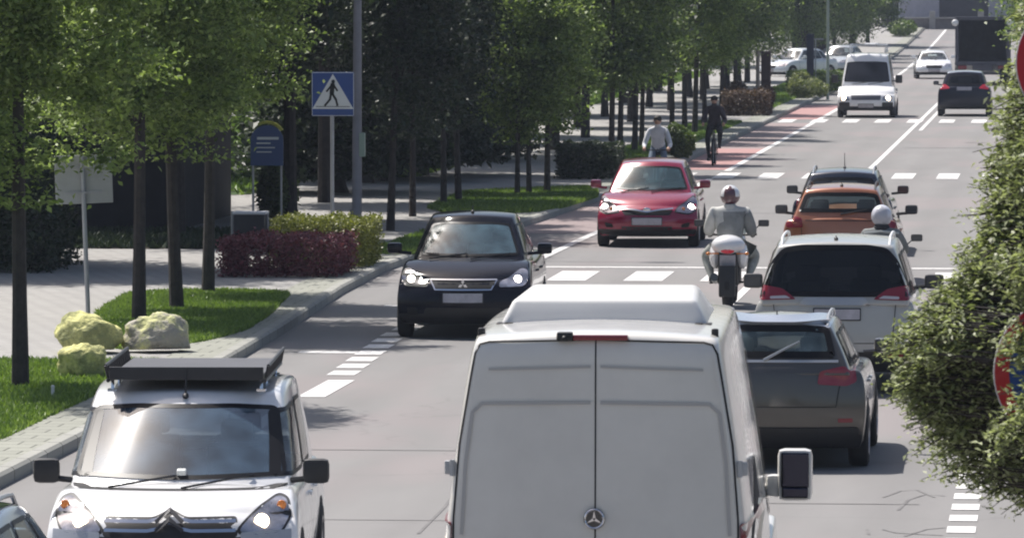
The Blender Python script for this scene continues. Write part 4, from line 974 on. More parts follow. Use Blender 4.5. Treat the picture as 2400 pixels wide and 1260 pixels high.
for k, (Y, X, lb) in enumerate([(158, -15.2, 'broad low tree behind the box hedge'), (169, -15.8, 'broad low tree left of the pale-shirted cyclist'), (188, -15.3, 'broad low tree behind the pale-shirted cyclist'), (203, -15.6, 'broad low tree left of the bare trunk trio'),
       (219, -15.2, 'broad low tree behind the bare trunk trio'), (238, -14.9, 'broad low tree above the dark-clothed cyclist'), (256, -15.3, 'broad low tree behind the maroon hedge end'), (276, -15.0, 'broad low tree between the brown post and the parked silver car'), (312, -13.5, 'broad low tree behind the navy information post'), (336, -12.9, 'broad low tree right behind the thin pale lamp pole'), (352, -12.4, 'broad low tree over the roof rack of the far white van'), (372, -12.2, 'furthest broad low tree beside the end of the pavement')]):
    plant('bg', None, (X, Y), (.62, .62, .72), rr.uniform(0, 6), lb, G4)
G2 = 'tall evergreen trees shading the lawn'
for k, (px, sc, lb) in enumerate([((800, 452), 1.0, 'dark evergreen tree behind the pedestrian crossing sign'), ((905, 424), 1.05, 'dark evergreen tree immediately right of the lamp pole'),
       ((985, 410), 1.1, 'dark evergreen tree above the black saloon, second right of the lamp pole'), ((1085, 376), 1.0, 'dark evergreen tree left of the slim sunlit street tree')]):
    plant('dk', px, None, sc, rr.uniform(0, 6), lb, G2)
G3 = 'big trees behind the pavement'
big = [('bd', (-19, 96), .8, 'big dark tree over the left driveway at the picture edge'), ('hc', (-17.3, 95.6), 1.0, 'high-crowned tree shading the path left of the blank sign'), ('hc', (-20.8, 97), 1.0, 'high-crowned tree beyond the left edge of the picture'), ('hc', (-15.9, 106.5), 1.0, 'high-crowned dark tree beside the right end of the garage'), ('hc', (-14.9, 114.5), .95, 'high-crowned dark tree behind the litter bin and lamp pole'), ('hc', (-15.4, 124), 1.0, 'high-crowned dark tree behind the tall lamp pole'), ('bd', (-23.5, 122), .95, 'big dark tree above the low dark garage'), ('bd', (-20, 140), 1, 'big dark tree behind the blue arched sign'),
       ('bd', (-25, 165), 1.1, 'big dark tree at the back of the sunny lawn'), ('bg', (-17.5, 178), .9, 'broad tree behind the first bare trunk trio'), ('bd', (-18.5, 205), 1, 'dark broad tree deep behind the dark-clothed cyclist'),
       ('bg', (-16.5, 226), .9, 'broad tree left above the maroon hedge'), ('bd', (-17, 250), 1, 'dark broad tree left behind the brown post'), ('bg', (-14.8, 262), .75, 'broad lit tree right above the parked silver car'),
       ('bd', (-20, 318), 1.1, 'dark broad tree behind the parked cars'), ('bg', (-14.2, 322), .85, 'broad tree beside the far thin lamp pole'), ('bd', (-15.5, 345), 1, 'dark broad tree above the far white van'),
       ('bd', (-13.3, 375), .85, 'dark brown-green tree at the far pavement bend'), ('bd', (-28, 240), 1.3, 'largest dark tree far behind the pavement'), ('bd', (-30, 300), 1.3, 'tall dark tree in the far back left of the parked cars'), ('bd', (-24, 390), 1.3, 'tall dark tree at the far end left of the house'),
       ('bg', (-1.3, 330), .9, 'broad tree right of the lorry'), ('bg', (.4, 250), .8, 'broad tree behind the roadside bush on the right'), ('bg', (1.0, 180), .7, 'broad tree on the right verge behind the bush top')]
for kd, xy, sc, lb in big: plant(kd, None, xy, sc, rr.uniform(0, 6), lb, G3)
bed = [(-27, 102.2), (-13.5, 102.2), (-13.3, 108.8), (-27, 108.8)]  # tree shade put into the ground colour as dark blades and soil
blades('shade_blades', bed, 26000, .12, LF[2], .13, .05, 51, kind='stuff')
mk('shade_bed', [(x, y, .134) for x, y in bed], [(0, 1, 2, 3)], SOIL, None, False, kind='structure')
# far wood that reads as one mass
rng = np.random.default_rng(5); pts = []
for k in range(60):
    pts.append(crown_pts(rng, (-38 + rng.normal(0, 3) + 3 * k % 8, 90 + k * 6.0, 4), (4, 4, 5), 30, 14, .8)[1])
npmesh('far_wood', leafverts(np.concatenate(pts), .6, rng), 4, LF[2], kind='stuff')

def bush(name, boxes, n, size, mat, seed, label, cat='hedge', group=None, core=(.02, .02, .012), z=.12, stems=True, up=.3, aspect=.6):
    """clipped or loose shrub: leafy shell round ellipsoid or box lumps"""
    rng = np.random.default_rng(seed); root = empty(name); tot = sum(b[3] * b[4] for b in boxes); c0 = Vector((boxes[0][0], boxes[0][1], 0)); out = []
    for (x, y, zz, sx, sz, sy, kind) in [(b[0], b[1], b[2], b[3], b[4], b[5], b[6]) for b in boxes]:
        k = int(n * sx * sz / tot); u = rng.uniform(-1, 1, (k * 3, 3)); m_ = np.abs(u)
        if kind == 'box': sel = m_.max(axis=1) > .72
        else: d = np.linalg.norm(u, axis=1); sel = (d < 1) & (d > .6)
        u = u[sel][:k]; p = u * np.array([sx, sy, sz]); p += (.03 if kind == 'box' else .06) * np.sin(p[:, [1, 2, 0]] * 9 + seed) + rng.normal(0, .025, p.shape)
        out.append(p + np.array([x - c0.x, y - c0.y, zz]))
    P = np.concatenate(out); P = P[P[:, 2] > .01]
    npmesh('foliage', leafverts(P, size, rng, aspect, up), 4, mat, root)
    m = MB()
    for (x, y, zz, sx, sz, sy, kind) in boxes:
        for k in range(max(4, int(sx * 10))):
            a = rng.uniform(-.8, .8, 2); b_ = rng.uniform(-.85, .85, 2)
            m.tube([(x - c0.x + a[0] * sx * .7, y - c0.y + a[1] * sy * .7, -.02), (x - c0.x + b_[0] * sx * .8, y - c0.y + b_[1] * sy * .8, zz + sz * .6)], [.012, .005], 4)
    m.build('stems', BARK, root)
    root.location = (c0.x, c0.y, z + gz(c0.y)); return tag(root, label, cat, group)
PURP = leafmat('leaf_purple', (.07, .018, .03), (.27, .085, .115), .2); YEL = leafmat('leaf_yellow', (.085, .10, .020), (.27, .28, .065), .25); BRN = leafmat('leaf_brown', (.05, .03, .022), (.13, .08, .055), .2)
MIX = leafmat('leaf_mid', (.04, .07, .015), (.12, .17, .035), .3)
def bx(px0, px1, py, depth, h, kind='box'):   # px extent on the ground, base row py
    a = gp(px0, py, .12); b = gp(px1, py, .12); return ((a.x + b.x) / 2, a.y + depth / 2, h * .5, abs(b.x - a.x) / 2, h * .5, depth / 2, kind)
bush('hedge', [bx(508, 800, 650, 2.2, .62)], 16000, .055, PURP, 31, 'low purple-leaved hedge in front of the yellow-green hedge')
bush('hedge', [bx(632, 862, 628, 2.2, .78)], 19000, .055, YEL, 32, 'clipped yellow-green hedge at the foot of the crossing sign')
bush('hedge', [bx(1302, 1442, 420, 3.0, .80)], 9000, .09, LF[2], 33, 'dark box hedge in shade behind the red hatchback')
bush('shrub', [bx(1545, 1622, 372, 2.0, .85, 'ell')], 5000, .09, MIX, 34, 'small rounded green shrub right of the white-shirted cyclist', 'shrub')
bush('hedge', [bx(1690, 1800, 272, 3.5, .85)], 7000, .10, BRN, 35, 'maroon-brown hedge behind the dark-clothed cyclist')
bush('shrub', [bx(1700, 1745, 262, 3, 1.1, 'ell'), bx(1765, 1812, 262, 2, .95, 'ell')], 5000, .10, BRN, 36, 'rounded brown shrub on top of the maroon-brown hedge', 'shrub')
bush('shrub', [bx(1838, 1938, 231, 4, .75, 'ell'), bx(1848, 1895, 226, 2, 1.0, 'ell')], 6000, .12, leafmat('leaf_pale', (.07, .10, .03), (.24, .26, .11), .3), 37, 'low flowering pale green bush left of the far white van', 'shrub')
bush('hedge', [bx(1842, 1972, 214, 5, .8)], 6000, .13, LF[3], 38, 'long low green hedge in front of the parked silver car')
bush('shrub', [bx(595, 680, 520, 1.6, 1.15, 'ell')], 6000, .085, LF[0], 39, 'upright green shrub below the blue arched sign', 'shrub')
bush('shrub', [bx(2075, 2145, 120, 8, 1.1, 'ell'), bx(2085, 2130, 104, 6, 1.2, 'ell')], 4000, .2, MIX, 40, 'sunlit shrub bed at the far pavement left of the edge line', 'shrub')
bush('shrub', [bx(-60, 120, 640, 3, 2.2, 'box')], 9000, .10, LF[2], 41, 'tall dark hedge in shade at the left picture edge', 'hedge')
bush('shrub', [bx(60, 128, 606, 1.2, .22, 'ell')], 1500, .07, MIX, 42, 'small tuft of weeds at the path edge behind the nearest tree', 'weeds')

# the big bush at the right: thousands of pale narrow leaves on arching twigs
PALE = leafmat('leaf_pale_bush', (.075, .095, .035), (.42, .46, .27), .32, rough=.5)
rng = np.random.default_rng(77); root = empty('roadside_bush'); out = []; tw = MB()
def fp(px, py, D):   # a real point D metres away on the line of sight
    d = ROT @ Vector((px - 1200, -(py - 630), -FPX)); return Vector((0, 0, HC)) + d * (D / FPX)
foot = Vector((2.0, 31.5, .12))
lobes = [(2300, 860, 31.2, 165, 150, .5), (2350, 1010, 31.6, 175, 130, .5), (2205, 800, 30.8, 105, 100, .35), (2410, 660, 31.5, 130, 150, .5), (2445, 470, 31.8, 95, 170, .5), (2405, 330, 31.5, 55, 110, .3), (2440, 210, 31.5, 75, 100, .3), (2475, 60, 32, 70, 130, .4), (2300, 680, 31.2, 80, 80, .3), (2375, 500, 31.4, 55, 80, .35), (2250, 720, 31, 60, 50, .3),
         (2440, 640, 28.6, 70, 110, .3), (2460, 960, 28.6, 50, 110, .25), (2415, 800, 28.7, 28, 60, .15), (2400, 570, 31.3, 90, 110, .35), (2330, 610, 31.2, 70, 80, .3), (2380, 420, 31.4, 60, 90, .3), (2430, 300, 31.2, 60, 100, .3), (2385, 1000, 28.7, 30, 50, .15), (2425, 400, 29, 50, 90, .25), (2520, 700, 32.4, 190, 420, .7), (2480, 1080, 32, 160, 120, .5), (2180, 900, 31, 70, 80, .25), (2245, 960, 31.2, 90, 100, .3)]
for (a, b, D, ra, rb, rd) in lobes:
    s_ = FPX / D; c = fp(a, b, D); c = np.array(c); k = int(ra * rb * .011) + 10
    for q in range(k):
        d = rng.normal(0, 1, 3); d /= np.linalg.norm(d); e = c + d * np.array([ra / s_, rd, rb / s_]) * rng.uniform(.35, 1.0)
        tip = e + np.array([-.10, -.05, -.04]) * rng.uniform(.3, 1.6) + rng.normal(0, .03, 3)
        b0 = e - (e - np.array([foot.x, foot.y, e[2] - .3])) * .12
        tw.tube([tuple(b0), tuple(e), tuple(tip)], [.006, .004, .0015], 4)
        nl = 28; t_ = rng.uniform(0, 1, nl)[:, None]; out.append(np.where(t_ < .4, b0 + (e - b0) * (t_ / .4), e + (tip - e) * ((t_ - .4) / .6)) + rng.normal(0, .022, (nl, 3)))
P = np.concatenate(out) - np.array(foot)
npmesh('foliage', leafverts(P, .042, rng, .42, 1.2), 4, PALE, root)
for v in tw.v: v -= foot
tw.build('twigs', BARK, root)
m = MB(); m.tube([(0, 0, -.1), (-.1, 0, 1.2), (-.3, -.1, 2.4), (-.4, -.1, 4.2)], [.09, .07, .05, .02], 8)
for (a, b, D, ra, rb, rd) in lobes: c = fp(a, b, D) - foot; m.tube([(-.1, 0, max(.6, c.z * .45)), (c.x * .5, c.y * .5, c.z * .8), tuple(c)], [.035, .022, .008], 6)
m.build('trunk', BARK, root, True)
root.location = foot; tag(root, 'large pale-leaved bush overhanging the right side of the road in the foreground', 'bush')

# ---------------------------------------------------------------- street furniture
GALV = pm('galvanised_steel', (.34, .35, .37), .45, .4, vary=.12); BLUE = pm('sign_blue', (.012, .055, .24), .35, 0, .4, vary=.08); SIGNW = pm('sign_white', (.62, .65, .66), .4, vary=.05); SIGNB = pm('sign_black', (.01, .01, .012), .5)
p = gp(779, 598, .12); t = empty('pedestrian_crossing_sign', p, 0, label='square blue pedestrian crossing sign on a grey post behind the yellow-green hedge', cat='road sign')
m = MB(); m.tube([(0, 0, -.1), (0, 0, 3.0)], .034, 10); m.build('post', GALV, t, True)
m = MB(); m.box((.02, -.05, 2.72), (.72, .02, .74), None, .01); pl = m.build('sign_plate', BLUE, t)
m = MB()
for s_ in (-1, 1): m.box((.02 + s_ * .351, -.063, 2.72), (.008, .004, .72))
for s_ in (-1, 1): m.box((.02, -.063, 2.72 + s_ * .361), (.69, .004, .008))
m.build('sign_border', SIGNW, pl)
m = MB(); m.prism([(-.33, 2.47), (.37, 2.47), (.02, 3.06)], -.0655, -.061); tri = m.build('white_triangle', SIGNW, pl)
m = MB(); m.prism([(-.27, 2.505), (.31, 2.505), (.305, 2.515), (-.265, 2.515)], -.068, -.066)
def limb(m, a, b, w_, y=-.068):
    a = Vector(a); b = Vector(b); d = (b - a).normalized(); n_ = Vector((-d.y, d.x)) * w_ / 2
    m.prism([tuple(a + n_), tuple(b + n_), tuple(b - n_), tuple(a - n_)], y - .001, y + .001)
m.prism([(.025 + .032 * math.cos(a), 2.93 + .034 * math.sin(a)) for a in [k * math.pi / 6 for k in range(12)]], -.069, -.067)
limb(m, (.02, 2.90), (.0, 2.72), .075); limb(m, (.01, 2.88), (-.09, 2.76), .03); limb(m, (.03, 2.88), (.10, 2.77), .03); limb(m, (-.01, 2.74), (-.03, 2.62), .04); limb(m, (-.03, 2.63), (-.12, 2.52), .036); limb(m, (.005, 2.74), (.07, 2.63), .04); limb(m, (.07, 2.64), (.10, 2.52), .036)
m.build('pictogram', SIGNB, tri)
# lamp pole
p = gp(834, 572, .12); t = empty('lamp_post', p, 0, label='tall grey lamp pole right of the pedestrian crossing sign', cat='lamp post')
m = MB(); m.tube([(0, 0, -.1), (0, 0, .6), (.02, 0, .62), (.05, 0, 8.0)], [.11, .105, .088, .055], 14); m.build('pole', pm('pole_grey', (.20, .20, .22), .6, .2, vary=.15), t, True)
m = MB(); m.tube([(.05, 0, 7.9), (.05, 0, 8.2), (.5, 0, 8.5), (1.4, 0, 8.6)], [.05, .045, .04, .035], 8); m.build('arm', GALV, t, True)
m = MB(); m.ell((1.75, 0, 8.58), (.42, .16, .09), 14, 8); m.build('lamp_head', GALV, t, True)
m = MB(); m.box((.12, -.02, 1.75), (.10, .12, .42), None, .01); m.build('junction_box', pm('box_green', (.25, .33, .27), .5), t)
# blank sign seen from the back, with its post
p = gp(208, 752, .12); t = empty('traffic_sign', p, R(12), label='rectangular sign seen from its blank grey back on a leaning post', cat='road sign')
m = MB(); m.tube([(0, 0, -.1), (-.085, 0, 2.28)], .032, 10); m.build('post', GALV, t, True)
m = MB(); m.box((-.06, .05, 1.93), (.78, .02, .66), YR(-2), .008); pl = m.build('sign_plate', pm('sign_back', (.36, .37, .37), .55, .1, vary=.12), t)
m = MB()
for zz in (1.75, 2.1): m.box((-.06, .035, zz), (.5, .02, .035), YR(-2)); 
for zz in (1.75, 2.1): m.box((-.07, -.01, zz), (.09, .09, .03), YR(-2))
m.build('bracket', GALV, pl)
# round red-bordered signs at the right edge, one above the other near us
RED = pm('sign_red', (.42, .008, .02), .35, 0, .4)
def roundsign(name, px, py, D, r_, lab, low):
    c = fp(px, py, D); t = empty(name, (c.x, c.y, 0), R(4), label=lab, cat='road sign')
    m = MB(); m.tube([(0, .05, -.05), (0, .05, c.z + r_ + .05)], .03, 10); m.build('post', GALV, t, True)
    m = MB(); m.lathe([(0, 0), (r_, 0), (r_, .02), (0, .02)], 48, XR(90), (0, .012, c.z)); pl = m.build('sign_plate', SIGNW, t)
    m = MB(); m.lathe([(r_ * .80, 0), (r_ * .80, .006), (r_ * .985, .006), (r_ * .985, 0)], 48, XR(90), (0, -.010, c.z)); m.build('red_ring', RED, pl)
    m = MB(); m.lathe([(0, 0), (0, .004), (r_ * .80, .004), (r_ * .80, 0)], 48, XR(90), (0, -.010, c.z)); m.build('sign_face', BLUE, pl)
    m = MB(); m.box((0, -.018, c.z), (r_ * 1.6, .003, r_ * .16), YR(45)); m.box((0, -.0183, c.z), (r_ * 1.6, .0031, r_ * .16), YR(-45)) if low else None; m.build('red_bar', RED, pl)
    return t
roundsign('no_stopping_sign', 2510, 872, 29.3, .38, 'large round red-bordered blue sign low at the right edge amid the bush', True)
roundsign('no_parking_sign', 2535, 148, 29.0, .32, 'round red-bordered sign high at the right edge above the bush', False)
# litter bin
p = gp(585, 632, .12); t = empty('litter_bin', p, 0, label='dark square litter bin with a pale lid behind the purple hedge', cat='bin')
m = MB(); m.box((.02, 0, .62), (.50, .42, .55), None, .03); bd_ = m.build('bin_body', pm('bin_dark', (.02, .02, .026), .5, vary=.3), t, True)
m = MB(); m.box((.02, 0, .915), (.54, .46, .045), None, .015); m.build('lid', pm('bin_lid', (.60, .61, .63), .5), bd_, True)
m = MB(); m.box((.05, -.214, .47), (.2, .006, .16)); m.build('sticker', pm('dull_red', (.10, .02, .03), .6), bd_)
m = MB(); m.tube([(-.27, 0, -.05), (-.27, 0, .94)], .032, 8); m.build('post', GALV, t, True); m = MB(); m.tube([(.29, 0, -.05), (.29, 0, .9)], .02, 8); m.build('post', GALV, t, True)
# blue arched notice with white lines
p = gp(626, 548, .12); t = empty('notice_board', p, 0, label='blue arched notice board with white lines of text and a yellow top between the trees', cat='sign')
ar = [(-.30, 1.25), (.30, 1.25), (.30, 1.72)] + [(.30 * math.cos(a), 1.72 + .27 * math.sin(a)) for a in [k * math.pi / 12 for k in range(1, 12)]] + [(-.30, 1.72)]
m = MB(); m.prism(ar, -.02, .02); bd_ = m.build('board', pm('board_blue', (.05, .09, .22), .5), t)
m = MB(); ar2 = [(.35 * math.cos(a), 1.74 + .33 * math.sin(a)) for a in [k * math.pi / 12 for k in range(2, 9)]]; ar3 = [(.29 * math.cos(a), 1.74 + .28 * math.sin(a)) for a in [k * math.pi / 12 for k in range(8, 1, -1)]]; m.prism(ar2 + ar3, -.025, .025); m.build('yellow_rim', pm('rim_yellow', (.35, .36, .05), .5), t)
m = MB(); m.box((.02, -.024, 1.75), (.40, .004, .05)); m.box((-.06, -.024, 1.66), (.26, .004, .025)); m.box((-.02, -.024, 1.58), (.34, .004, .02)); m.box((-.05, -.024, 1.50), (.28, .004, .02)); m.build('text_lines', SIGNW, bd_)
m = MB(); [m.tube([(x_, .03, -.05), (x_, .03, 1.5)], .022, 6) for x_ in (-.26, .26)]; m.build('posts', GALV, t, True)
# slender poles and signpost far down the pavement
def pole(px, py, h, r_, mat, lab, name='pole', cat='pole', arm=0, lean=0):
    p = gp(px, py, .12); t = empty(name, p, 0, label=lab, cat=cat); m = MB(); m.tube([(0, 0, -.1), (lean, 0, h)], [r_, r_ * .8], 8); m.build('shaft', mat, t, True)
    m = MB()
    if arm: m.tube([(lean, 0, h), (lean + arm, 0, h + .25)], .04, 6); m.ell((lean + arm * 1.2, 0, h + .25), (.3, .12, .07), 10, 6)
    else: m.ell((lean, 0, h), (r_, r_, .05), 8, 6)
    m.build('lamp_head' if arm else 'cap', GALV, t, True); return t
pole(1940, 228, 9, .06, pm('pole_pale', (.30, .36, .32), .6), 'tall thin pale lamp pole left of the far white van', 'lamp_post', 'lamp post', arm=.9)
pole(1776, 262, 2.2, .08, pm('wood_pale', (.22, .20, .18), .8), 'short pale round post beside the brown post', 'bollard_post')
p = gp(1795, 258, .12); t = empty('wooden_post', p, 0, label='thick dark brown square post at the end of the maroon hedge', cat='post'); m = MB(); m.box((0, 0, 1.0), (.34, .3, 2.1), None, .02); m.build('shaft', pm('wood_dark', (.045, .03, .03), .8), t); m = MB(); m.box((0, 0, 2.08), (.40, .36, .06), None, .01); m.build('cap', pm('wood_dark2', (.07, .06, .06), .7), t)
p = gp(1899, 214, .12); t = empty('signpost', p, 0, label='dark blue information post in front of the parked silver car', cat='sign'); m = MB(); m.box((0, 0, 1.2), (.30, .12, 2.4), None, .02); m.build('panel', pm('panel_navy', (.012, .018, .05), .4), t); m = MB(); m.tube([(.22, 0, -.05), (.22, 0, 2.15)], .03, 6); m.box((.3, 0, 2.18), (.5, .05, .05)); m.build('post', GALV, t)
# rocks
def rock(px, py, w_, h, seed, lab, yel):
    p = gp(px, py, .12); rng = np.random.default_rng(seed); bm = bmesh.new(); bmesh.ops.create_icosphere(bm, subdivisions=4, radius=1)
    D_ = rng.normal(0, 1, (9, 3)); D_ /= np.linalg.norm(D_, axis=1)[:, None]; T = rng.uniform(.62, .92, 9)
    from mathutils import noise as nz_
    for v in bm.verts:
        d = v.co.normalized(); k = 1.0
        for q, tt in zip(D_, T):
            s_ = d.dot(Vector(q)); 
            if s_ * k > tt: k = tt / s_
        k *= 1 + .16 * nz_.noise(d * 2.4 + Vector((seed, 0, 0))) + .06 * nz_.noise(d * 9 + Vector((0, seed, 0)))
        v.co = Vector((d.x * k * w_ / 2, d.y * k * w_ * .42, max(-.1, d.z * k * h * .72) + h * .30))
    me = bpy.data.meshes.new('rock'); bm.to_mesh(me); bm.free(); me.polygons.foreach_set('use_smooth', [True] * len(me.polygons)); me.materials.append(yel)
    o = bpy.data.objects.new('painted_rock', me); COL.objects.link(o); o.location = p; return tag(o, lab, 'rock', None)
def rockmat(name, a, b_, lo):
    m, t, b, N, Lk = nodemat(name); tc = N('ShaderNodeTexCoord').outputs['Object']
    c = mixc(N, Lk, noise(N, Lk, tc, 3.2, 7, .7, lo, lo + .12), a, b_); c = mixc(N, Lk, noise(N, Lk, tc, 8, 6, .7, .55, .75), c, tuple(q * .4 for q in b_)); Lk(c, b.inputs['Base Color']); b.inputs['Roughness'].default_value = .85
    n2 = N('ShaderNodeTexNoise'); n2.inputs['Scale'].default_value = 12; n2.inputs['Detail'].default_value = 8; Lk(tc, n2.inputs[0]); bp = N('ShaderNodeBump'); bp.inputs['Distance'].default_value = .05; Lk(n2.outputs[0], bp.inputs['Height']); Lk(bp.outputs[0], b.inputs['Normal']); return m
YR_ = rockmat('rock_yellow', (.62, .60, .24), (.28, .29, .12), .44); GR_ = rockmat('rock_grey', (.58, .58, .27), (.34, .32, .27), .40)
rock(205, 826, .90, .52, 1, 'largest yellow-painted rock, left of the sign post foot', YR_)
rock(365, 824, .88, .50, 2, 'grey rock with yellow-green paint at the lawn corner beside the van roof rack', GR_)
rock(195, 886, .66, .42, 3, 'smallest yellow and brown rock, in front of the two others', YR_)
# small white marker peg in the front lawn
p = gp(124, 935, .12); m = MB(); m.tube([(0, 0, -.05), (0, 0, .14)], [.02, .018], 8); m.ell((0, 0, .14), (.022, .022, .02), 8, 5); o = m.build('marker_peg', pm('peg_white', (.7, .7, .7), .5), None, True, label='small white marker peg in the front lawn grass', cat='peg'); o.location = p

# ---------------------------------------------------------------- buildings
def house(name, x0, x1, Y, z0, h, depth, wallm, wins, label, roofh=0, roofm=None, doors=()):
    t = empty(name, ((x0 + x1) / 2, Y, z0), 0, label=label, cat='building'); w_ = x1 - x0
    # front wall built round its openings
    xs = sorted({-w_ / 2, w_ / 2, *[q for a in list(wins) + list(doors) for q in a[:2]]}); zs_ = sorted({0, h, *[q for a in list(wins) + list(doors) for q in a[2:4]]})
    m = MB()
    for i in range(len(xs) - 1):
        for j in range(len(zs_) - 1):
            cx, cz = (xs[i] + xs[i + 1]) / 2, (zs_[j] + zs_[j + 1]) / 2
            if any(a[0] < cx < a[1] and a[2] < cz < a[3] for a in list(wins) + list(doors)): continue
            m.prism([(xs[i], zs_[j]), (xs[i + 1], zs_[j]), (xs[i + 1], zs_[j + 1]), (xs[i], zs_[j + 1])], 0, .25)
    m.box((-w_ / 2 + .12, depth / 2 + .13, h / 2), (.24, depth - .25, h)); m.box((w_ / 2 - .12, depth / 2 + .13, h / 2), (.24, depth - .25, h)); m.box((0, depth, h / 2), (w_ - .5, .24, h)); m.build('wall', wallm, t)
    for a in wins:
        f = MB(); cx, cz, ww, wh = (a[0] + a[1]) / 2, (a[2] + a[3]) / 2, a[1] - a[0], a[3] - a[2]
        for q in (-1, 1): f.box((cx + q * (ww / 2 - .04), .12, cz), (.08, .1, wh)); f.box((cx, .12, cz + q * (wh / 2 - .04)), (ww - .16, .1, .08))
        f.box((cx, .12, cz), (.06, .08, wh - .16)); fo = f.build('window', SIGNW, t)
        g = MB(); g.box((cx, .17, cz), (ww - .1, .02, wh - .1)); g.build('pane', pm('window_dark', (.02, .022, .03), .1), fo)
        g = MB(); g.box((cx, -.06, a[2] - .04), (ww + .2, .2, .07)); g.build('sill', SIGNW, fo)
    for a in doors:
        g = MB(); cx, cz, ww, wh = (a[0] + a[1]) / 2, (a[2] + a[3]) / 2, a[1] - a[0], a[3] - a[2]; g.box((cx, .15, cz), (ww, .06, wh))
        for k in range(int(wh / .35)): g.box((cx, .11, a[2] + .2 + k * .35), (ww - .1, .03, .03))
        g.build('door', pm('door_dark', (.035, .032, .045), .6, vary=.2), t)
    g = MB(); g.prism([(-w_ / 2 - .3, h), (w_ / 2 + .3, h), (w_ / 2 - .5, h + roofh + .25), (-w_ / 2 + .5, h + roofh + .25)], -.4, depth + .4); g.build('roof', roofm or DK2, t)
    return t
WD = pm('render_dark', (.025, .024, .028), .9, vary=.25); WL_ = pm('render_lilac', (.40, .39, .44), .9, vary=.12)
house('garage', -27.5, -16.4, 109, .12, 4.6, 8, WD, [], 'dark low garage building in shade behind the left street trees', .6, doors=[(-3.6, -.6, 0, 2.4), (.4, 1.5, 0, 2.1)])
house('house', -12.9, -.2, 428, 1.35, 5.2, 9, WL_, [(4.6, 5.8, .9, 2.4), (8.2, 9.4, .9, 2.4), (4.4, 5.8, 3.2, 4.5)][:1] + [(-6.0, -5.2, .8, 2.6), (4.4, 5.8, 3.2, 4.5)], 'pale lilac house with a dark garage door at the far end of the road', 1.5, doors=[(-2.4, 1.1, .1, 2.6)])
house('house', -.0, 9, 410, 1.2, 5.5, 9, pm('render_grey', (.30, .30, .34), .9, vary=.15), [(-3.6, -2.4, 1, 2.6), (-1.2, .4, 1, 2.6), (-3.6, -2.4, 3.4, 4.8)], 'grey house right of the lilac house behind the lorry', 1.5)
t = empty('garden_wall', (-9.3, 422, 1.33), 0, label='low stone garden wall across the end of the road', cat='wall'); m = MB(); m.box((0, 0, .35), (7.2, .35, .8)); m.build('stonework', pm('stone_dark', (.13, .12, .12), .9, vary=.4, vscale=2), t)
m = MB(); m.box((0, 0, .79), (7.4, .45, .08), None, .01); m.build('coping', pm('coping', (.30, .29, .28), .8, vary=.2), t)
m = MB()
for k in range(3): m.box((-3.4 + k * 3.4, -.02, .62), (.42, .42, 1.3), None, .01)
m.build('pillar', pm('coping', (.30, .29, .28)), t)
t = empty('fence', (-14.6, 352, .45), R(0), label='dark reddish wooden fence beneath the far trees', cat='fence'); m = MB()
for k in range(24): m.box((0, k * 1.5 - 18, 1.1), (.06, 1.42, 2.0))
m.build('boards', pm('wood_maroon', (.05, .03, .033), .8, vary=.2), t)
m = MB()
m.build('posts', pm('wood_dark', (.045, .03, .03)), t) if 0 else None
for k in range(13): m = MB(); m.box((.08, k * 3 - 18.75, 1.05), (.1, .1, 2.3)); m.build('post', pm('wood_dark', (.045, .03, .03)), t)
# ---------------------------------------------------------------- people, motorcycles and bicycles
def figure(name, J, E, mats, matof, label, loc, rz, group=None, scale=1.0, parts=True, lv=2):
    """one continuous skinned body. J: name -> (x, y, z, radius); E: bones; matof: bone -> material index"""
    names = list(J); V = [Vector(J[n][:3]) for n in names]; ed = [(names.index(a), names.index(b)) for a, b in E]
    me = bpy.data.meshes.new('p'); me.from_pydata([tuple(v) for v in V], ed, []); o = bpy.data.objects.new('p', me); COL.objects.link(o)
    md = o.modifiers.new('k', 'SKIN'); md.branch_smoothing = .4
    o.data.skin_vertices[0]
    for i, n in enumerate(names):
        r_ = J[n][3]; r_ = r_ if isinstance(r_, tuple) else (r_, r_); o.data.skin_vertices[0].data[i].radius = r_; o.data.skin_vertices[0].data[i].use_root = (n == 'pelvis')
    s = o.modifiers.new('s', 'SUBSURF'); s.levels = lv; s.render_levels = lv
    dg = bpy.context.evaluated_depsgraph_get(); dg.update(); ev = o.evaluated_get(dg).to_mesh()
    VV = [v.co.copy() for v in ev.vertices]; FF = [tuple(p.vertices) for p in ev.polygons]; CC = [p.center.copy() for p in ev.polygons]
    o.evaluated_get(dg).to_mesh_clear(); bpy.data.objects.remove(o); bpy.data.meshes.remove(me)
    mi = []
    for c in CC:
        best = None
        for (a, b) in E:
            A = Vector(J[a][:3]); B = Vector(J[b][:3]); ab = B - A; t = max(0, min(1, (c - A).dot(ab) / max(1e-9, ab.length_squared))); ra = J[a][3] if not isinstance(J[a][3], tuple) else J[a][3][0]
            d = (c - (A + ab * t)).length - .3 * ra
            if best is None or d < best[0]: best = (d, (a, b))
        mi.append(matof(best[1], c))
    root = empty(name, loc, rz, label=label, cat='person', group=group); root.scale = (scale,) * 3
    mk('body', VV, FF, mats, root, True, mi); return root
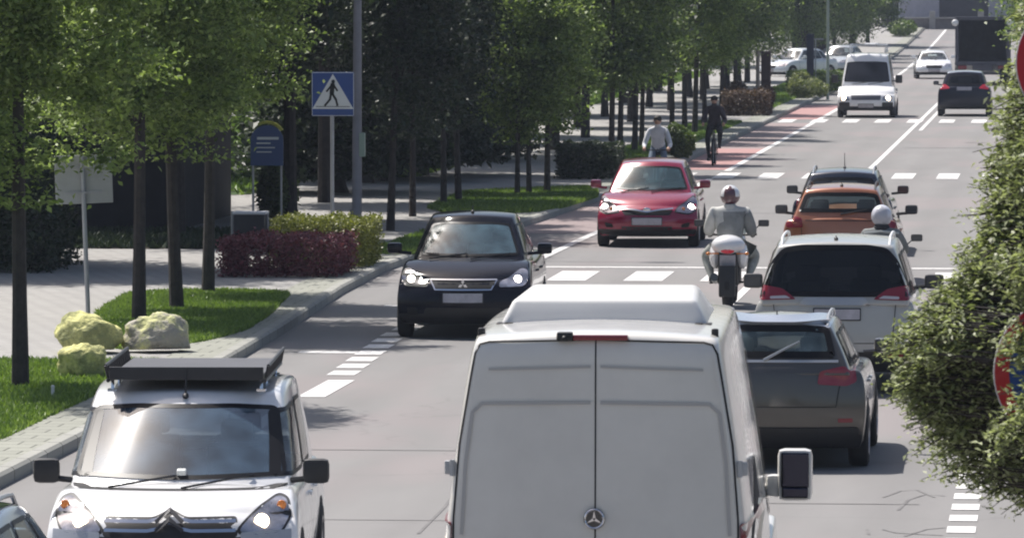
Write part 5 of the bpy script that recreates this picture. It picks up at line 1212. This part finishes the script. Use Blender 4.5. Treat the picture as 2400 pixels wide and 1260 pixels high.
def hand(J, E, s, wrist, d, grip):
    """palm, four unequal curled fingers and a thumb; d: pointing direction, grip: curl direction"""
    w = Vector(wrist); d = Vector(d).normalized(); g = Vector(grip).normalized(); sd_ = d.cross(g).normalized() * (1 if s == 'R' else -1)
    J['palm' + s] = (*(w + d * .055), (.028, .018)); E.append(('wrist' + s, 'palm' + s))
    for k, (off, ln) in enumerate(((-.027, .030), (-.009, .036), (.009, .034), (.027, .026))):
        a = w + d * .085 + sd_ * off; b = a + d * ln * .6 + g * ln; c = b - d * ln * .6 + g * ln * .6
        J[f'f{k}a{s}'] = (*a, .0095); J[f'f{k}b{s}'] = (*b, .009); J[f'f{k}c{s}'] = (*c, .008)
        E += [('palm' + s, f'f{k}a{s}'), (f'f{k}a{s}', f'f{k}b{s}'), (f'f{k}b{s}', f'f{k}c{s}')]
    a = w + d * .035 - sd_ * .032; b = a + d * .03 + g * .03 - sd_ * .008; J['tha' + s] = (*a, .012); J['thb' + s] = (*b, .010); E += [('palm' + s, 'tha' + s), ('tha' + s, 'thb' + s)]
SKIN = pm('skin', (.42, .24, .17), .55); 
def rider(seat, hip_y, lean, grips, feet, sh_w=.20, head_z=None, bulk=1.0, knee_out=.24, elb=.07):
    """seated rider facing +Y; returns joints and bones"""
    pz = seat; J = {}; E = []
    p = Vector((0, hip_y, pz + .10)); ch = p + Vector((0, .42 * math.sin(R(lean)), .42 * math.cos(R(lean)))); nk = ch + Vector((0, .08 * math.sin(R(lean)) + .02, .10))
    J['pelvis'] = (*p, (.17 * bulk, .14 * bulk)); J['waist'] = (*(p.lerp(ch, .45)), (.155 * bulk, .125 * bulk)); J['chest'] = (*ch, (.175 * bulk, .13 * bulk)); J['neck'] = (*nk, .06); hd = nk + Vector((0, .03, .13)); J['head'] = (*hd, (.078, .092)); J['crown'] = (*(hd + Vector((0, -.005, .08))), (.062, .075))
    E += [('pelvis', 'waist'), ('waist', 'chest'), ('chest', 'neck'), ('neck', 'head'), ('head', 'crown')]
    for s, sg in (('L', -1), ('R', 1)):
        sh = ch + Vector((sg * sh_w, .0, .03)); gr = Vector(grips[s]); wr_ = gr + Vector((0, -.09, .03)); el = sh.lerp(wr_, .5) + Vector((sg * elb, -.05, -.15))
        J['sh' + s] = (*sh, .078 * bulk); J['el' + s] = (*el, .055 * bulk); J['wrist' + s] = (*wr_, .034)
        E += [('chest', 'sh' + s), ('sh' + s, 'el' + s), ('el' + s, 'wrist' + s)]; hand(J, E, s, wr_, gr - wr_, (0, 0, -1))
        ft = Vector(feet[s]); hp = p + Vector((sg * .11, .02, -.04)); kn = hp.lerp(ft, .5) + Vector((sg * (knee_out - .14), .24, .10))
        J['hip' + s] = (*hp, .095 * bulk); J['kn' + s] = (*kn, .066 * bulk); J['an' + s] = (*(ft + Vector((0, -.03, .08))), .045); J['he' + s] = (*(ft + Vector((0, -.07, .03))), .04); J['to' + s] = (*(ft + Vector((sg * .02, .15, .02))), .036)
        E += [('pelvis', 'hip' + s), ('hip' + s, 'kn' + s), ('kn' + s, 'an' + s), ('an' + s, 'he' + s), ('he' + s, 'to' + s)]
    return J, E
def face(root, hd, mats):
    h = Vector(hd); m = MB(); m.ell(h + Vector((0, .092, -.005)), (.014, .022, .022), 8, 6); m.build('nose', SKIN, root, True)
    m = MB()
    for s_ in (-1, 1): m.ell(h + Vector((s_ * .032, .080, .022)), (.012, .008, .008), 8, 5)
    m.build('eyes', pm('eye_dark', (.02, .02, .02), .3), root, True); m = MB(); m.ell(h + Vector((0, .084, -.048)), (.022, .008, .006), 8, 5); m.build('mouth', pm('lips', (.30, .12, .10), .5), root, True)
    m = MB()
    for s_ in (-1, 1): m.ell(h + Vector((s_ * .082, .0, 0)), (.012, .02, .03), 8, 6)
    m.build('ears', SKIN, root, True)
def mats_of(jkt, trs, shoe, glove=None):
    def f(b, c):
        n = b[1]
        if n in ('head', 'crown'): return 0
        if n[:3] in ('pal', 'tha', 'thb') or (n[0] == 'f' and n[1].isdigit()): return 4
        if n[:2] in ('he', 'to'): return 3
        if n[:3] in ('hip',) or n[:2] in ('kn', 'an'): return 2
        if n == 'waist' and c.z < 0: return 2
        return 1
    return [SKIN, jkt, trs, shoe, glove or SKIN], f
def helmet(root, hd, colA, colB, vis=True):
    h = Vector(hd) + Vector((0, 0, .035)); m = MB(); n = 20; V = []; F = []; nv = 12
    for i in range(nv + 1):
        ph = math.pi * .80 * i / nv
        for k in range(n): th = 2 * math.pi * k / n; rr_ = 1 + .05 * math.sin(th) * math.sin(ph); V.append(h + 1.1 * Vector((.132 * math.sin(ph) * math.cos(th), .150 * math.sin(ph) * math.sin(th) * rr_, .138 * math.cos(ph))))
    for i in range(nv):
        for k in range(n): F.append((i * n + k, (i + 1) * n + k, (i + 1) * n + (k + 1) % n, i * n + (k + 1) % n))
    mi = [1 if (i >= 8 or (2 <= i < 8 and 13 <= k <= 16 and not (i < 4 and k in (13, 16)))) else 0 for i in range(nv) for k in range(n)]
    o = mk('helmet', V, F, [colA, colB], root, True, mi)
    m = MB(); m.ell(h + Vector((0, .09, .0)), (.105, .07, .06), 16, 8); m.build('visor', pm('visor_dark', (.01, .01, .014), .08, 0, 1), o, True)
def moto(name, loc, rz, body, label, scoot=False):
    t = empty(name, loc, rz, label=label, cat='scooter' if scoot else 'motorcycle'); MT = pm('moto_dark', (.02, .02, .022), .5, vary=.2); wr_ = .30 if not scoot else .25; wb_ = 1.38 if not scoot else 1.28
    for nm, y, w_ in (('rear_wheel', .32, .15), ('front_wheel', .32 + wb_, .11)):
        m = MB(); M = YR(90); m.lathe([(.03, -.06), (.05, .06), (0, .06)], 12, M, (0, y, wr_)); m.lathe([(wr_ * .68, -w_ * .3), (wr_ * .62, 0), (wr_ * .68, w_ * .3)], 28, M, (0, y, wr_))
        for k in range(5): m.box(Vector((0, y, wr_)) + M @ ZR(72 * k) @ Vector((wr_ * .35, 0, 0)), (wr_ * .6, .04, .03), M @ ZR(72 * k))
        wo = m.build(nm, ALLOY, t, True); m = MB(); m.lathe([(wr_ * .66, -w_ * .4), (wr_ * .85, -w_ * .5), (wr_, -w_ * .2), (wr_, w_ * .2), (wr_ * .85, w_ * .5), (wr_ * .66, w_ * .4)], 28, M, (0, y, wr_)); m.build('tyre', RUBBER, wo, True)
    m = MB(); m.box((0, .28, .60), (.30, .12, .50), XR(6), .03, (.85, 1)); m.box((0, .10, .40), (.24, .12, .46), XR(-8), .03); m.build('rear_mudguard', MT, t, True)
    m = MB(); m.box((0, .21, .70), (.23, .03, .16), XR(10), .01); po = m.build('number_plate', PLATE, t)
    m = MB(); m.ell((0, .20, .845), (.11, .07, .05), 14, 8); m.build('tail_light', REDLIT, t, True)
    # tail fairing: broad rounded hump narrowing to the seat
    m = MB(); m.ell((0, .36, .91), (.25, .24, .16), 20, 12); m.ell((-.19, .55, .76), (.10, .34, .20), 12, 8); m.ell((.19, .55, .76), (.10, .34, .20), 12, 8); m.build('tail_fairing', body, t, True)
    m = MB(); m.box((0, .80, .80), (.30, .62, .13), XR(-3), .05); m.build('seat', MT, t, True)
    m = MB(); m.ell((0, 1.18, .86), (.18, .30, .16), 16, 10); m.build('fuel_tank' if not scoot else 'leg_shield', body, t, True)
    m = MB(); m.box((0, .95, .48), (.30, .62, .36), None, .08); m.build('engine', MT, t, True)
    m = MB(); [m.tube([(s_ * .10, 1.32, .95), (s_ * .10, .32 + wb_, wr_)], .026, 8) for s_ in (-1, 1)]; m.build('fork', ALLOY, t, True)
    m = MB(); m.tube([(-.36, 1.16, 1.04), (-.12, 1.28, 1.02), (.12, 1.28, 1.02), (.36, 1.16, 1.04)], .015, 8); m.tube([(-.37, 1.155, 1.04), (-.25, 1.2, 1.035)], .02, 8); m.tube([(.37, 1.155, 1.04), (.25, 1.2, 1.035)], .02, 8); m.build('handlebar', MT, t, True)
    m = MB(); m.ell((0, 1.50, .92), (.20, .20, .20), 16, 10); m.build('front_fairing', body, t, True)
    m = MB(); m.prism([(-.19, 1.02), (.19, 1.02), (.24, 1.18), (.16, 1.30), (-.16, 1.30), (-.24, 1.18)], 1.44, 1.452); m.build('windscreen', G_CLEAR if not scoot else glassmat('screen_smoke', (.4, .42, .42), .3, 1.5), t)
    m = MB(); m.tube([(-.15, .9, .42), (-.19, .45, .40), (-.19, .12, .46)], [.035, .055, .06], 10); m.build('exhaust', pm('exhaust_steel', (.12, .12, .12), .35, .8), t, True)
    for s_ in (-1, 1):
        m = MB(); m.tube([(s_ * .27, 1.22, 1.05), (s_ * .42, 1.25, 1.18)], .009, 6); m.box((s_ * .47, 1.25, 1.20), (.16, .05, .10), None, .025); mo = m.build('mirror', MT, t, True); m = MB(); m.box((s_ * .47, 1.222, 1.20), (.13, .008, .075)); m.build('mirror_glass', MIRR, mo)
        m = MB(); m.tube([(s_ * .13, .20, .80), (s_ * .26, .18, .80)], .012, 6); m.ell((s_ * .28, .17, .80), (.035, .03, .025), 8, 6); m.build('indicator', AMBER, t, True)
        m = MB(); m.tube([(s_ * .14, .85, .36), (s_ * .30, .85, .34)], .016, 6); m.build('foot_peg', MT, t, True)
    return t
WB = pm('moto_white', (.74, .74, .76), .25, 0, 1)
JG = pm('jacket_shaded', (.23, .235, .23), .8, vary=.25, vscale=6, bump=.8, bscale=9); JP = pm('jacket_lit', (.50, .50, .48), .8, vary=.2, vscale=6, bump=.6, bscale=9); TG = pm('trousers_grey', (.30, .31, .29), .85, vary=.25, vscale=7, bump=.6, bscale=12); TD = pm('trousers_dark', (.02, .02, .024), .85, vary=.3)
BOOT = pm('boot_black', (.015, .015, .015), .5); GLV = pm('glove_black', (.02, .02, .02), .7)
L1 = (-4.86, 86.3, 0)
moto('motorcycle', L1, R(0), WB, 'white-tailed motorcycle seen from behind on the centre line left of the white off-roader')
J, E = rider(.84, .72, 8, {'L': (-.31, 1.17, 1.045), 'R': (.31, 1.17, 1.045)}, {'L': (-.27, .85, .36), 'R': (.27, .85, .36)}, .225, bulk=1.62, knee_out=.31, elb=.05)
ms_, fn = mats_of(JG, TG, BOOT, GLV)
ms_ = ms_ + [JP]
def fn2(b, c):
    k = fn(b, c)
    if k == 1 and (b[1] in ('neck',) or (c.x < -.10 and b[1][:2] in ('sh', 'el', 'wr')) or c.z > 1.38): return 5  # left arm and shoulders painted paler as sunlit, back greyer as shaded
    return k
fig = figure('person', J, E, ms_, fn2, 'motorcyclist seen from behind in a pale jacket, its shaded parts painted grey, with a white and black helmet', L1, 0)
helmet(fig, J['head'][:3], pm('helmet_white', (.72, .72, .73), .2, 0, 1), pm('helmet_dark', (.10, .035, .045), .3, 0, 1))
m = MB(); nk = Vector(J['neck'][:3]); m.lathe([(.085, -.03), (.10, .0), (.095, .05), (.08, .06)], 18, XR(-8), nk + Vector((0, -.01, -.03))); m.build('collar', JP, fig, True)
# scooter rider further right, half hidden behind the off-roader
L2 = (-2.50, 81.5, 0)
moto('scooter', L2, 0, pm('moto_grey', (.10, .105, .11), .35, 0, 1), 'dark scooter between the white off-roader and the orange crossover', True)
J, E = rider(.74, .66, 4, {'L': (-.31, 1.17, 1.045), 'R': (.31, 1.17, 1.045)}, {'L': (-.16, 1.05, .36), 'R': (.16, 1.05, .36)}, .21, bulk=1.25, knee_out=.22)
ms_, fn = mats_of(pm('jacket_slate', (.16, .17, .17), .8, vary=.25, vscale=6), TD, BOOT, GLV)
fig = figure('person', J, E, ms_, fn, 'scooter rider in a slate jacket and white ribbed helmet seen over the white off-roader roof', L2, 0)
helmet(fig, J['head'][:3], pm('helmet_pale', (.62, .62, .68), .25, 0, 1), pm('helmet_pale2', (.45, .45, .50), .3))
m = MB(); m.lathe([(.10, 0), (.115, .04), (.10, .08)], 18, None, Vector(J['neck'][:3]) + Vector((0, 0, -.04))); m.build('scarf', TD, fig, True)
m = MB(); c_ = Vector(J['chest'][:3]); m.tube([tuple(c_ + Vector((-.24, -.10, .03))), tuple(c_ + Vector((0, -.155, .06))), tuple(c_ + Vector((.24, -.10, .03)))], .018, 6); m.build('reflective_band', pm('band_pale', (.42, .44, .43), .5), fig, True)

def bicycle(loc, rz, col, label):
    t = empty('bicycle', loc, rz, label=label, cat='bicycle'); r_ = .34
    for nm, y in (('rear_wheel', 0), ('front_wheel', 1.04)):
        m = MB(); M = YR(90); m.lathe([(.315, -.012), (.300, 0), (.315, .012)], 32, M, (0, y, r_)); m.lathe([(.02, -.04), (.02, .04)], 8, M, (0, y, r_))
        for k in range(12): m.tube([(0, y, r_), (0, y + .30 * math.cos(k * .5236), r_ + .30 * math.sin(k * .5236))], .0022, 3)
        wo = m.build(nm, ALLOY, t, True); m = MB(); m.lathe([(.31, -.018), (.325, -.022), (.34, 0), (.325, .022), (.31, .018)], 32, M, (0, y, r_)); m.build('tyre', RUBBER, wo, True)
    FM = pm(col[0], col[1], .35, .2, .5); m = MB(); bb = (0, .43, .28); st = (0, .28, .80); hd_ = (0, .88, .86)
    for a, b, q in ((bb, st, .016), (st, hd_, .016), (bb, (0, .92, .74), .019), (hd_, (0, .92, .72), .018), ((0.02, 0, .34), bb, .01), ((-.02, 0, .34), bb, .01), ((0.02, 0, .34), st, .008), ((-.02, 0, .34), st, .008)): m.tube([a, b], q, 8)
    for s_ in (-1, 1): m.tube([(s_ * .03, .92, .72), (s_ * .04, 1.04, .34)], .011, 6)
    m.build('frame', FM, t, True)
    m = MB(); m.ell((0, .24, .93), (.075, .13, .035), 12, 7); m.tube([(0, .26, .92), st], .013, 6); m.build('saddle', TD, t, True)
    m = MB(); m.tube([hd_, (0, .86, 1.02)], .013, 6); m.tube([(-.29, .80, 1.04), (-.1, .87, 1.03), (.1, .87, 1.03), (.29, .80, 1.04)], .012, 6); m.build('handlebar', TD, t, True)
    m = MB(); m.tube([(-.10, .43, .28), (.10, .43, .28)], .012, 6); m.tube([(-.09, .43, .28), (-.09, .50, .44)], .01, 6); m.tube([(.09, .43, .28), (.09, .36, .12)], .01, 6); m.box((-.14, .50, .44), (.09, .08, .02)); m.box((.14, .36, .12), (.09, .08, .02)); m.build('pedals', TD, t, True)
    return t
def cyclist(px, py, jk, tr, hair, lab, blab, col, bulk=1.0):
    p = gp(px, py, 0); loc = (p.x, p.y + .55, .01); rz = R(180)
    bicycle(loc, rz, col, blab)
    J, E = rider(.93, .22, 18, {'L': (-.26, .83, 1.06), 'R': (.26, .83, 1.06)}, {'L': (-.14, .50, .46), 'R': (.14, .36, .14)}, .18, bulk=bulk, knee_out=.18)
    ms_, fn = mats_of(jk, tr, BOOT); fig = figure('person', J, E, ms_, fn, lab, loc, rz)
    h = J['head'][:3]; face(fig, h, None)
    if isinstance(hair, str): helmet(fig, h, pm('cap_pale', (.6, .6, .6), .5), pm('cap_dark', (.1, .1, .1), .5))
    else:
        m = MB(); m.ell(Vector(h) + Vector((0, -.02, .045)), (.092, .105, .085), 16, 10); m.build('hair', hair, fig, True)
HAIR = pm('hair_dark', (.015, .012, .010), .7)
cyclist(1673, 388, pm('shirt_black', (.03, .022, .03), .85, vary=.3), TD, HAIR, 'cyclist in dark clothes riding towards us on the red cycle lane', 'dark bicycle on the red cycle lane under the dark-clothed rider', ('frame_dark', (.03, .03, .03)), 1.15)
cyclist(1540, 462, pm('shirt_white', (.55, .56, .60), .8, vary=.12, vscale=8), pm('jeans', (.12, .16, .22), .85), HAIR, 'cyclist in a pale shirt half hidden behind the red hatchback', 'bicycle of the pale-shirted rider behind the red hatchback', ('frame_blue', (.05, .10, .2)), 1.0)

# ---------------------------------------------------------------- air
hz = bpy.data.materials.new('haze'); hz.use_nodes = True; t_ = hz.node_tree; t_.nodes.clear()
vo = t_.nodes.new('ShaderNodeVolumePrincipled'); vo.inputs['Density'].default_value = .0002; vo.inputs['Color'].default_value = (.70, .80, 1.0, 1)
t_.links.new(vo.outputs[0], t_.nodes.new('ShaderNodeOutputMaterial').inputs['Volume'])
m = MB(); m.box((0, 440, 12), (820, 940, 28)); m.build('haze', hz, kind='stuff')
